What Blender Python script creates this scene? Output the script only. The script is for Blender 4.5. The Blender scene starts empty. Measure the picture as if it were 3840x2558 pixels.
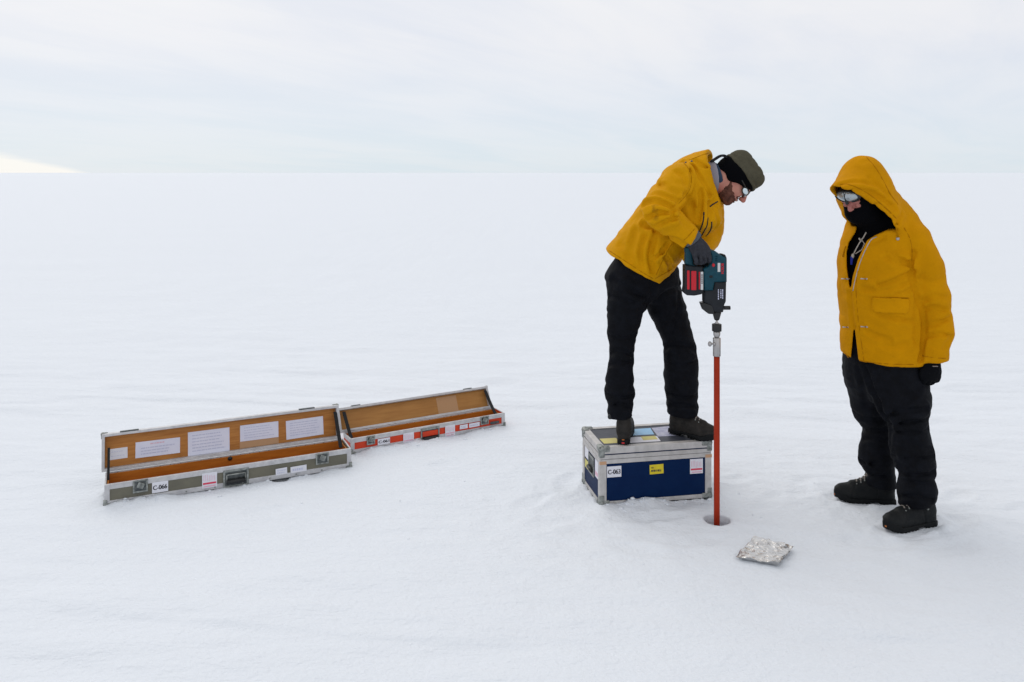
import bpy, bmesh, math, random
import numpy as np
from mathutils import Vector, Matrix

random.seed(7)
rng = np.random.RandomState(7)
scene = bpy.context.scene
COL = scene.collection

# ------------------------------------------------------------------ camera
CAM_H = 1.67
cam_d = bpy.data.cameras.new('camera')
cam_d.sensor_width = 36.0
cam_d.lens = 28.0
cam_d.shift_y = -0.1644
cam_d.clip_start = 0.05
cam_d.clip_end = 60000
cam = bpy.data.objects.new('camera', cam_d)
cam.location = (0, 0, CAM_H)
cam.rotation_euler = (math.radians(90), 0, 0)
COL.objects.link(cam)
scene.camera = cam

# ------------------------------------------------------------------ sky
SUN_EL, SUN_AZ = math.radians(44), math.radians(-38)      # azimuth measured from +Y towards +X
world = bpy.data.worlds.new('World')
scene.world = world
world.use_nodes = True
wt = world.node_tree
for n in list(wt.nodes):
    wt.nodes.remove(n)


def N(tree, kind, **kw):
    n = tree.nodes.new(kind)
    for k, v in kw.items():
        if k.startswith('i_'):
            n.inputs[int(k[2:]) if k[2:].isdigit() else k[2:]].default_value = v
        else:
            setattr(n, k, v)
    return n


def math_node(tree, op, a, b=None, c=None, clamp=False):
    n = tree.nodes.new('ShaderNodeMath')
    n.operation = op
    n.use_clamp = clamp
    for i, v in enumerate((a, b, c)):
        if v is None:
            continue
        if isinstance(v, (int, float)):
            n.inputs[i].default_value = v
        else:
            tree.links.new(v, n.inputs[i])
    return n.outputs[0]


def ramp(tree, fac, stops, interp='LINEAR'):
    n = tree.nodes.new('ShaderNodeValToRGB')
    n.color_ramp.interpolation = interp
    els = n.color_ramp.elements
    while len(els) < len(stops):
        els.new(0.5)
    for e, (p, c) in zip(els, stops):
        e.position = p
        e.color = (*c, 1) if len(c) == 3 else c
    tree.links.new(fac, n.inputs[0])
    return n.outputs[0]


def mix(tree, fac, a, b):
    n = tree.nodes.new('ShaderNodeMix')
    n.data_type = 'RGBA'
    for sock, v in ((n.inputs[0], fac), (n.inputs[6], a), (n.inputs[7], b)):
        if isinstance(v, (int, float)):
            sock.default_value = v
        elif isinstance(v, tuple):
            sock.default_value = (*v, 1) if len(v) == 3 else v
        else:
            tree.links.new(v, sock)
    return n.outputs[2]


tc = N(wt, 'ShaderNodeTexCoord')
sep = N(wt, 'ShaderNodeSeparateXYZ')
wt.links.new(tc.outputs['Generated'], sep.inputs[0])
dx, dy, dz = sep.outputs
# a thin stratus deck: clear blue underneath, cloud sheet seen on a plane overhead
sky = N(wt, 'ShaderNodeTexSky', sky_type='NISHITA', sun_disc=False, sun_elevation=SUN_EL,
        sun_rotation=SUN_AZ, altitude=1500, air_density=1.0, dust_density=1.5, ozone_density=1.0)
zsafe = math_node(wt, 'ADD', math_node(wt, 'MAXIMUM', dz, 0.0), 0.10)
u = math_node(wt, 'DIVIDE', dx, zsafe)
v = math_node(wt, 'DIVIDE', dy, zsafe)
comb = N(wt, 'ShaderNodeCombineXYZ')
wt.links.new(u, comb.inputs[0])
wt.links.new(v, comb.inputs[1])
# wind-drawn streaks in the deck, running off towards the right of the horizon
SX, SY = math.sin(math.radians(36)), math.cos(math.radians(36))
along = math_node(wt, 'ADD', math_node(wt, 'MULTIPLY', u, SX), math_node(wt, 'MULTIPLY', v, SY))
perp = math_node(wt, 'SUBTRACT', math_node(wt, 'MULTIPLY', u, SY), math_node(wt, 'MULTIPLY', v, SX))
mp = N(wt, 'ShaderNodeCombineXYZ')
wt.links.new(math_node(wt, 'MULTIPLY', along, 0.50), mp.inputs[0])
wt.links.new(math_node(wt, 'MULTIPLY', perp, 1.5), mp.inputs[1])
n1 = N(wt, 'ShaderNodeTexNoise', i_Scale=1.0, i_Detail=8.0, i_Roughness=0.60, i_Distortion=0.5)
wt.links.new(mp.outputs[0], n1.inputs['Vector'])
n2 = N(wt, 'ShaderNodeTexNoise', i_Scale=0.35, i_Detail=3.0, i_Roughness=0.5)
wt.links.new(comb.outputs[0], n2.inputs['Vector'])
cl = math_node(wt, 'ADD', math_node(wt, 'MULTIPLY', n1.outputs[0], 0.55), math_node(wt, 'MULTIPLY', n2.outputs[0], 0.45))
cloud_amt = ramp(wt, cl, [(0.36, (0, 0, 0)), (0.60, (1, 1, 1))], 'EASE')
grad = ramp(wt, dz, [(0.0, (0.690, 0.790, 0.865)), (0.055, (0.730, 0.798, 0.875)), (0.14, (0.775, 0.808, 0.885)), (0.30, (0.845, 0.858, 0.910)), (1.0, (0.88, 0.885, 0.915))])
bright = ramp(wt, dz, [(0.0, (0.745, 0.812, 0.870)), (0.07, (0.800, 0.835, 0.895)), (0.16, (0.890, 0.890, 0.915)), (0.30, (0.955, 0.950, 0.950)), (1.0, (0.96, 0.955, 0.95))])
deck = mix(wt, cloud_amt, grad, bright)
# the deck is thinner and brighter round the hidden sun
dotn = N(wt, 'ShaderNodeVectorMath', operation='DOT_PRODUCT')
wt.links.new(tc.outputs['Generated'], dotn.inputs[0])
dotn.inputs[1].default_value = (math.sin(SUN_AZ) * math.cos(SUN_EL), math.cos(SUN_AZ) * math.cos(SUN_EL), math.sin(SUN_EL))
glow = math_node(wt, 'POWER', math_node(wt, 'MAXIMUM', dotn.outputs['Value'], 0.0), 7.0)
deck = mix(wt, math_node(wt, 'MULTIPLY', glow, 0.75), deck, (1.02, 0.995, 0.965))
# a low gap under the deck far to the left, where the lit sky shows warm white along the horizon
az = math_node(wt, 'ARCTAN2', dx, dy)                       # radians from straight ahead
nb = N(wt, 'ShaderNodeTexNoise', i_Scale=9.0, i_Detail=6.0)
str_ = N(wt, 'ShaderNodeVectorMath', operation='MULTIPLY')
wt.links.new(tc.outputs['Generated'], str_.inputs[0])
str_.inputs[1].default_value = (1, 1, 9)
wt.links.new(str_.outputs[0], nb.inputs['Vector'])
edge_el = math_node(wt, 'MULTIPLY', math_node(wt, 'SUBTRACT', -0.487, az, clamp=False), 0.265)
edge_el = math_node(wt, 'MINIMUM', edge_el, 0.05)
edge_el = math_node(wt, 'ADD', edge_el, math_node(wt, 'MULTIPLY', math_node(wt, 'SUBTRACT', nb.outputs[0], 0.5), 0.016))
gapm = math_node(wt, 'MULTIPLY', math_node(wt, 'SUBTRACT', edge_el, dz), 150.0, clamp=True)
front = math_node(wt, 'GREATER_THAN', dy, -0.2)
gapm = math_node(wt, 'MULTIPLY', gapm, front)
deck = mix(wt, gapm, deck, (0.96, 0.95, 0.918))
nish = N(wt, 'ShaderNodeVectorMath', operation='SCALE')
wt.links.new(sky.outputs[0], nish.inputs[0])
nish.inputs['Scale'].default_value = 0.10
total = mix(wt, 0.93, nish.outputs[0], deck)
bg = N(wt, 'ShaderNodeBackground', i_Strength=1.0)
wt.links.new(total, bg.inputs[0])
wout = N(wt, 'ShaderNodeOutputWorld')
wt.links.new(bg.outputs[0], wout.inputs[0])

# ------------------------------------------------------------------ sun behind thin cloud, exposure
sun_d = bpy.data.lights.new('sun', 'SUN')
sun_d.energy = 1.0
sun_d.angle = math.radians(60)
sun_d.color = (1.0, 0.96, 0.90)
sun = bpy.data.objects.new('sun', sun_d)
sdir = Vector((math.sin(SUN_AZ) * math.cos(SUN_EL), math.cos(SUN_AZ) * math.cos(SUN_EL), math.sin(SUN_EL)))
sun.rotation_euler = sdir.to_track_quat('Z', 'Y').to_euler()
sun.location = (-6, 8, 9)
COL.objects.link(sun)
scene.view_settings.view_transform = 'Standard'
scene.view_settings.look = 'None'
scene.view_settings.exposure = 0.0
scene.view_settings.gamma = 1.0
scene.view_settings.use_curve_mapping = False


# ------------------------------------------------------------------ materials
def material(name, color, rough=0.6, metal=0.0, spec=0.4, var=0.0, var_scale=20.0, bump=0.0, bump_scale=60.0,
             stretch=(1, 1, 1), sheen=0.0, color2=None, detail=4.0, coat=0.0):
    m = bpy.data.materials.new(name)
    m.use_nodes = True
    t = m.node_tree
    b = t.nodes['Principled BSDF']
    b.inputs['Roughness'].default_value = rough
    b.inputs['Metallic'].default_value = metal
    b.inputs['Specular IOR Level'].default_value = spec
    b.inputs['Sheen Weight'].default_value = sheen
    b.inputs['Coat Weight'].default_value = coat
    b.inputs['Base Color'].default_value = (*color, 1)
    co = N(t, 'ShaderNodeTexCoord')
    mpp = N(t, 'ShaderNodeMapping')
    mpp.inputs['Scale'].default_value = stretch
    t.links.new(co.outputs['Object'], mpp.inputs[0])
    if var > 0 or color2:
        nz = N(t, 'ShaderNodeTexNoise', i_Scale=var_scale, i_Detail=detail, i_Roughness=0.6)
        t.links.new(mpp.outputs[0], nz.inputs['Vector'])
        c2 = color2 or tuple(c * (1 - var) for c in color)
        f = ramp(t, nz.outputs[0], [(0.35, (0, 0, 0)), (0.68, (1, 1, 1))])
        c = mix(t, f, color, c2)
        t.links.new(c, b.inputs['Base Color'])
    if bump > 0:
        nb_ = N(t, 'ShaderNodeTexNoise', i_Scale=bump_scale, i_Detail=5.0, i_Roughness=0.6)
        t.links.new(mpp.outputs[0], nb_.inputs['Vector'])
        bp = N(t, 'ShaderNodeBump', i_Strength=1.0, i_Distance=bump)
        t.links.new(nb_.outputs[0], bp.inputs['Height'])
        t.links.new(bp.outputs[0], b.inputs['Normal'])
    return m


M = {}
M['jacket'] = material('yellow shell fabric', (0.59, 0.275, 0.001), 0.7, spec=0.06, var=0.12, var_scale=9, bump=0.0035, bump_scale=38)
M['jacket_old'] = material('ochre canvas fabric', (0.56, 0.245, 0.001), 0.8, spec=0.05, var=0.14, var_scale=8, bump=0.003, bump_scale=42)
M['seam_yellow'] = material('seam thread', (0.36, 0.155, 0.001), 0.8, spec=0.05)
M['seam_ochre'] = material('seam thread, ochre', (0.36, 0.145, 0.001), 0.8, spec=0.05)
M['trouser'] = material('black trouser fabric', (0.0022, 0.0026, 0.0042), 0.75, spec=0.10, bump=0.004, bump_scale=40, color2=(0.0045, 0.0055, 0.009), var=0.3)
M['fleece'] = material('black fleece', (0.0022, 0.0024, 0.0035), 0.9, spec=0.04, bump=0.002, bump_scale=120)
M['glove_grey'] = material('charcoal glove fabric', (0.038, 0.040, 0.050), 0.85, spec=0.2, bump=0.003, bump_scale=110, var=0.3, var_scale=60)
M['glove_cuff'] = material('slate glove cuff', (0.085, 0.098, 0.118), 0.85, spec=0.2, bump=0.002, bump_scale=160)
M['glove_black'] = material('black knit glove', (0.004, 0.0045, 0.006), 0.9, spec=0.06, bump=0.003, bump_scale=140)
M['boot'] = material('dark boot leather', (0.0055, 0.0070, 0.0085), 0.6, spec=0.16, color2=(0.012, 0.013, 0.0135), var_scale=30, bump=0.002, bump_scale=90)
M['boot_brown'] = material('brown grey boot leather', (0.018, 0.0172, 0.0165), 0.65, spec=0.14, color2=(0.036, 0.032, 0.029), var_scale=24, bump=0.003, bump_scale=80)
M['boot_sole'] = material('black rubber', (0.004, 0.005, 0.006), 0.7, spec=0.2, bump=0.002, bump_scale=80)
M['red_rubber'] = material('red rubber', (0.50, 0.02, 0.03), 0.5)
M['orange_mark'] = material('orange rubber', (0.48, 0.15, 0.03), 0.5)
M['lace'] = material('grey brown lace', (0.24, 0.21, 0.19), 0.8)
M['skin'] = material('skin', (0.47, 0.225, 0.165), 0.55, spec=0.35, color2=(0.42, 0.15, 0.12), var_scale=14, bump=0.0008, bump_scale=150)
M['skin_shaded'] = material('hood shaded reddish skin', (0.40, 0.165, 0.135), 0.55, spec=0.25, color2=(0.34, 0.11, 0.10), var_scale=16, bump=0.0008, bump_scale=150)  # reddish skin, its colour darkened to carry the shade under the hood
M['beard'] = material('brown beard hair', (0.17, 0.072, 0.052), 0.85, spec=0.1, color2=(0.060, 0.027, 0.020), var_scale=42, bump=0.004, bump_scale=240)
M['olive'] = material('olive knit', (0.082, 0.076, 0.052), 0.9, spec=0.10, bump=0.0025, bump_scale=150, stretch=(1, 1, 1), var=0.25, var_scale=40)
M['lens'] = material('mirror lens', (0.62, 0.70, 0.74), 0.12, metal=0.85, spec=0.6)
M['goggle_lens'] = material('silvered goggle lens', (0.40, 0.45, 0.48), 0.25, metal=0.6, spec=0.6, bump=0.002, bump_scale=30)
M['black_plastic'] = material('black plastic', (0.010, 0.011, 0.012), 0.4, spec=0.4)
M['grey_plastic'] = material('dark grey plastic', (0.015, 0.018, 0.023), 0.5, spec=0.2, bump=0.0008, bump_scale=120, var=0.25, var_scale=40)
M['teal'] = material('teal tool housing', (0.004, 0.054, 0.082), 0.45, spec=0.22, var=0.3, var_scale=35, bump=0.0005, bump_scale=90)
M['tool_red'] = material('red plastic', (0.50, 0.006, 0.018), 0.4)
M['tool_label'] = material('pale label', (0.55, 0.57, 0.58), 0.5)
M['orange_pole'] = material('orange red pole paint', (0.37, 0.027, 0.005), 0.5, spec=0.18, color2=(0.29, 0.021, 0.005), var_scale=16, stretch=(1, 1, 0.35), bump=0.0005, bump_scale=60)
M['steel'] = material('brushed steel', (0.46, 0.45, 0.45), 0.38, metal=0.9, color2=(0.36, 0.35, 0.35), var_scale=40, stretch=(1, 1, .2))
M['alu'] = material('worn aluminium', (0.56, 0.56, 0.575), 0.5, metal=0.35, color2=(0.42, 0.42, 0.44), var_scale=24, bump=0.0008, bump_scale=70)
M['alu_warm'] = material('worn warm aluminium', (0.54, 0.525, 0.52), 0.55, metal=0.35, color2=(0.42, 0.41, 0.40), var_scale=22, bump=0.0008, bump_scale=70)
M['zinc'] = material('zinc fittings', (0.34, 0.36, 0.345), 0.5, metal=0.55, color2=(0.14, 0.15, 0.145), var_scale=50, bump=0.002, bump_scale=90)
M['dark_metal'] = material('dark latch dish', (0.055, 0.065, 0.068), 0.45, metal=0.5, color2=(0.12, 0.13, 0.13), var_scale=60)
M['navy'] = material('navy laminate', (0.0012, 0.0125, 0.058), 0.45, spec=0.07, color2=(0.002, 0.016, 0.066), var_scale=12, bump=0.0004, bump_scale=140)
M['navy_top'] = material('scuffed navy laminate', (0.030, 0.036, 0.052), 0.5, spec=0.3, color2=(0.055, 0.060, 0.078), var_scale=26)
M['olive_grey'] = material('olive grey laminate', (0.165, 0.157, 0.120), 0.55, spec=0.15, color2=(0.135, 0.130, 0.104), var_scale=10)
M['red_panel'] = material('red laminate', (0.62, 0.048, 0.010), 0.48, spec=0.3, color2=(0.52, 0.040, 0.012), var_scale=18)
M['plywood'] = material('varnished plywood', (0.46, 0.200, 0.052), 0.5, spec=0.2, color2=(0.33, 0.125, 0.027), var_scale=11, stretch=(0.8, 6, 9), detail=8)
M['plywood_pale'] = material('pale plywood', (0.41, 0.195, 0.052), 0.55, spec=0.3, color2=(0.33, 0.145, 0.036), var_scale=7, stretch=(0.8, 5, 7), detail=8)
M['orange_wood'] = material('orange stained wood', (0.47, 0.165, 0.022), 0.5, spec=0.2, color2=(0.34, 0.105, 0.014), var_scale=8, stretch=(0.7, 5, 6), detail=8)
M['paper'] = material('white paper', (0.70, 0.71, 0.83), 0.7, color2=(0.64, 0.66, 0.80), var_scale=12)
M['paper_pink'] = material('faded pink paper', (0.72, 0.62, 0.70), 0.7)
M['tape'] = material('clear tape over wood', (0.42, 0.235, 0.115), 0.35, spec=0.5)
M['sticker'] = material('white sticker', (0.70, 0.71, 0.78), 0.6, color2=(0.66, 0.66, 0.72), var_scale=40)
M['yellow_sticker'] = material('yellow sticker', (0.68, 0.56, 0.012), 0.5, color2=(0.60, 0.46, 0.02), var_scale=50)
M['faded_yellow'] = material('faded yellow sticker', (0.58, 0.54, 0.16), 0.6, color2=(0.60, 0.50, 0.22), var_scale=30)
M['map_blue'] = material('blue map print', (0.22, 0.45, 0.70), 0.5, color2=(0.34, 0.55, 0.74), var_scale=26)
M['map_violet'] = material('violet map print', (0.27, 0.28, 0.42), 0.5, color2=(0.45, 0.46, 0.56), var_scale=40)
M['ink'] = material('dark ink', (0.035, 0.035, 0.045), 0.7)
M['ink_faint'] = material('faint ink', (0.50, 0.52, 0.67), 0.7)
M['ink_red'] = material('red ink', (0.62, 0.05, 0.10), 0.7)
M['ink_pink'] = material('pink ink', (0.68, 0.44, 0.53), 0.7)
M['strap'] = material('black webbing', (0.009, 0.010, 0.012), 0.85)
M['cord'] = material('pale cord', (0.44, 0.41, 0.37), 0.8)
M['blue_tag'] = material('blue tag', (0.01, 0.03, 0.36), 0.5)
M['gaiter'] = material('grey fleece lining', (0.23, 0.22, 0.26), 0.9)
M['gaiter_blue'] = material('dark blue gaiter', (0.020, 0.040, 0.075), 0.9)
M['foil'] = material('crumpled foil', (0.64, 0.635, 0.63), 0.26, metal=0.95, color2=(0.50, 0.495, 0.49), var_scale=30, bump=0.0025, bump_scale=40)
M['mould'] = material('stained tape', (0.50, 0.30, 0.18), 0.7)

# snow
sn = bpy.data.materials.new('wind packed snow')
sn.use_nodes = True
t = sn.node_tree
b = t.nodes['Principled BSDF']
b.inputs['Roughness'].default_value = 0.75
b.inputs['Specular IOR Level'].default_value = 0.15
b.inputs['Subsurface Weight'].default_value = 0.0
co = N(t, 'ShaderNodeTexCoord')
b.inputs['Base Color'].default_value = (0.700, 0.740, 0.798, 1)
mpp = N(t, 'ShaderNodeMapping')
mpp.inputs['Rotation'].default_value = (0, 0, math.radians(-8))
mpp.inputs['Scale'].default_value = (0.32, 1.1, 1)
t.links.new(co.outputs['Object'], mpp.inputs[0])
na = N(t, 'ShaderNodeTexNoise', i_Scale=5.0, i_Detail=6.0, i_Roughness=0.62)
nc = N(t, 'ShaderNodeTexNoise', i_Scale=42.0, i_Detail=4.0, i_Roughness=0.6)
t.links.new(mpp.outputs[0], na.inputs['Vector'])
t.links.new(co.outputs['Object'], nc.inputs['Vector'])
hh = math_node(t, 'ADD', math_node(t, 'MULTIPLY', na.outputs[0], 0.022), math_node(t, 'MULTIPLY', nc.outputs[0], 0.0062))
bp = N(t, 'ShaderNodeBump', i_Strength=1.0, i_Distance=1.0)
t.links.new(hh, bp.inputs['Height'])
t.links.new(bp.outputs[0], b.inputs['Normal'])
M['snow'] = sn
M['snow_clump'] = material('loose snow', (0.69, 0.745, 0.80), 0.8, spec=0.1, bump=0.004, bump_scale=60)


# ------------------------------------------------------------------ object helpers
def tag(o, label=None, cat=None, group=None, kind=None):
    if label: o['label'] = label
    if cat: o['category'] = cat
    if group: o['group'] = group
    if kind: o['kind'] = kind
    return o


def empty(name, loc, rz=0.0):
    o = bpy.data.objects.new(name, None)
    o.location = loc
    o.rotation_euler = (0, 0, rz)
    o.empty_display_size = 0.1
    COL.objects.link(o)
    return o


def base_of(o):
    """world offset of the Empty a part hangs from (parts of people are written in world space)"""
    p = Vector((0, 0, 0))
    while o is not None:
        p += o.location
        o = o.parent
    return np.array(p)


def mesh_obj(name, verts, faces, mat, parent=None, smooth=True, world=False):
    me = bpy.data.meshes.new(name)
    verts = np.asarray(verts, dtype=float)
    if world and parent is not None:
        verts = verts - base_of(parent)
    me.from_pydata(verts.tolist(), [], faces.tolist() if hasattr(faces, 'tolist') else faces)
    if smooth:
        me.polygons.foreach_set('use_smooth', [True] * len(me.polygons))
    me.materials.append(M[mat] if isinstance(mat, str) else mat)
    me.update()
    o = bpy.data.objects.new(name, me)
    COL.objects.link(o)
    o.parent = parent
    return o


class MB:
    """collects bevelled boxes, tubes and lathes into ONE mesh"""

    def __init__(s):
        s.bm = bmesh.new()

    def _add(s, tb, mat=None):
        if mat is not None:
            bmesh.ops.transform(tb, matrix=mat, verts=tb.verts)
        me = bpy.data.meshes.new('tmp')
        tb.to_mesh(me)
        tb.free()
        s.bm.from_mesh(me)
        bpy.data.meshes.remove(me)

    def box(s, x0, x1, y0, y1, z0, z1, bev=0.002, mat=None, seg=2):
        tb = bmesh.new()
        bmesh.ops.create_cube(tb, size=1)
        bmesh.ops.scale(tb, vec=(x1 - x0, y1 - y0, z1 - z0), verts=tb.verts)
        bmesh.ops.translate(tb, vec=((x0 + x1) / 2, (y0 + y1) / 2, (z0 + z1) / 2), verts=tb.verts)
        bev = min(bev, 0.45 * min(abs(x1 - x0), abs(y1 - y0), abs(z1 - z0)))
        if bev > 0:
            bmesh.ops.bevel(tb, geom=tb.edges[:], offset=bev, segments=seg, affect='EDGES', profile=0.5)
        s._add(tb, mat)
        return s

    def ball(s, c, r, mat=None):
        tb = bmesh.new()
        bmesh.ops.create_icosphere(tb, subdivisions=2, radius=1)
        rr = r if isinstance(r, (tuple, list)) else (r, r, r)
        bmesh.ops.scale(tb, vec=rr, verts=tb.verts)
        bmesh.ops.translate(tb, vec=c, verts=tb.verts)
        s._add(tb, mat)
        return s

    def tube(s, pts, r, seg=10, cap=True):
        pts = [Vector(p) for p in pts]
        rs = r if isinstance(r, (list, tuple)) else [r] * len(pts)
        tb = bmesh.new()
        rings = []
        up = Vector((0, 0, 1))
        for i, p in enumerate(pts):
            d = (pts[min(i + 1, len(pts) - 1)] - pts[max(i - 1, 0)]).normalized()
            a = d.cross(up)
            if a.length < 0.05:
                a = d.cross(Vector((1, 0, 0)))
            a.normalize()
            bb = d.cross(a).normalized()
            rings.append([tb.verts.new(p + (a * math.cos(k * 2 * math.pi / seg) + bb * math.sin(k * 2 * math.pi / seg)) * rs[i]) for k in range(seg)])
        for i in range(len(rings) - 1):
            for k in range(seg):
                tb.faces.new((rings[i][k], rings[i][(k + 1) % seg], rings[i + 1][(k + 1) % seg], rings[i + 1][k]))
        if cap:
            tb.faces.new(rings[0][::-1])
            tb.faces.new(rings[-1])
        bmesh.ops.recalc_face_normals(tb, faces=tb.faces[:])
        s._add(tb)
        return s

    def band(s, pts, width, thick, side=(1, 0, 0)):
        """a flat strap along pts, `side` is its width direction"""
        pts = [Vector(p) for p in pts]
        sd = Vector(side).normalized()
        tb = bmesh.new()
        rings = []
        for i, p in enumerate(pts):
            d = (pts[min(i + 1, len(pts) - 1)] - pts[max(i - 1, 0)]).normalized()
            n = d.cross(sd).normalized()
            rings.append([tb.verts.new(p + sd * (a * width / 2) + n * (c * thick / 2)) for a, c in ((-1, -1), (1, -1), (1, 1), (-1, 1))])
        for i in range(len(rings) - 1):
            for k in range(4):
                tb.faces.new((rings[i][k], rings[i][(k + 1) % 4], rings[i + 1][(k + 1) % 4], rings[i + 1][k]))
        tb.faces.new(rings[0][::-1])
        tb.faces.new(rings[-1])
        bmesh.ops.recalc_face_normals(tb, faces=tb.faces[:])
        s._add(tb)
        return s

    def build(s, name, mat, parent=None, smooth=False):
        me = bpy.data.meshes.new(name)
        s.bm.to_mesh(me)
        s.bm.free()
        me.materials.append(M[mat] if isinstance(mat, str) else mat)
        if smooth:
            me.polygons.foreach_set('use_smooth', [True] * len(me.polygons))
        o = bpy.data.objects.new(name, me)
        COL.objects.link(o)
        o.parent = parent
        return o


def text_obj(name, txt, height, width, mat, parent, matrix):
    """printed characters as thin solid letters, fitted to width x height, standing in the local xz plane"""
    cu = bpy.data.curves.new(name, 'FONT')
    cu.body = txt
    cu.size = 1.0
    cu.extrude = 0.0
    cu.offset = 0.006
    tmp = bpy.data.objects.new(name, cu)
    COL.objects.link(tmp)
    bpy.context.view_layer.update()
    me = bpy.data.meshes.new_from_object(tmp.evaluated_get(bpy.context.evaluated_depsgraph_get()))
    bpy.data.objects.remove(tmp)
    co_ = np.array([v.co for v in me.vertices])
    lo, hi = co_.min(0), co_.max(0)
    for vv in me.vertices:
        x = (vv.co.x - (lo[0] + hi[0]) / 2) / (hi[0] - lo[0]) * width
        z = (vv.co.y - (lo[1] + hi[1]) / 2) / (hi[1] - lo[1]) * height
        vv.co = matrix @ Vector((x, 0, z))
    me.materials.clear()
    me.materials.append(M[mat])
    me.name = name
    # heavy print: the strokes are thickened by two shifted layers
    bm_ = bmesh.new()
    bm_.from_mesh(me)
    lay = me.copy()
    xd = (matrix.to_3x3() @ Vector((1, 0, 0))) * (width * 0.016)
    yd = (matrix.to_3x3() @ Vector((0, 1, 0))) * 0.00012
    for k in (-1, 1):
        l2 = lay.copy()
        for vv in l2.vertices:
            vv.co += xd * k + yd * (1 if k > 0 else 2)
        bm_.from_mesh(l2)
        bpy.data.meshes.remove(l2)
    bpy.data.meshes.remove(lay)
    bm_.to_mesh(me)
    bm_.free()
    o = bpy.data.objects.new(name, me)
    COL.objects.link(o)
    o.parent = parent
    return o


# ------------------------------------------------------------------ volumes: shapes are blended as distance fields and skinned
F_PX = 2354 * 28 / 36.0


def at(px, py, Y):
    """photograph position (in a 2354 px wide copy) at depth Y -> point in the place"""
    return np.array([(px - 1177) * Y / F_PX, Y, CAM_H - (py - 397) * Y / F_PX])


def nrm(v_):
    v_ = np.asarray(v_, float)
    return v_ / np.linalg.norm(v_)


def catmull(P, sub):
    P = np.asarray(P, float)
    if len(P) < 3 or sub < 2:
        return P
    Q = np.vstack([2 * P[0] - P[1], P, 2 * P[-1] - P[-2]])
    out = []
    for i in range(1, len(Q) - 2):
        for k in range(sub):
            t_ = k / sub
            out.append(0.5 * ((2 * Q[i]) + (-Q[i - 1] + Q[i + 1]) * t_ + (2 * Q[i - 1] - 5 * Q[i] + 4 * Q[i + 1] - Q[i + 2]) * t_ ** 2
                              + (-Q[i - 1] + 3 * Q[i] - 3 * Q[i + 1] + Q[i + 2]) * t_ ** 3))
    out.append(P[-1])
    return np.array(out)


def smin(a, b_, k):
    h_ = np.clip(0.5 + 0.5 * (b_ - a) / k, 0, 1)
    return b_ + (a - b_) * h_ - k * h_ * (1 - h_)


def smax(a, b_, k):
    return -smin(-a, -b_, k)


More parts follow.
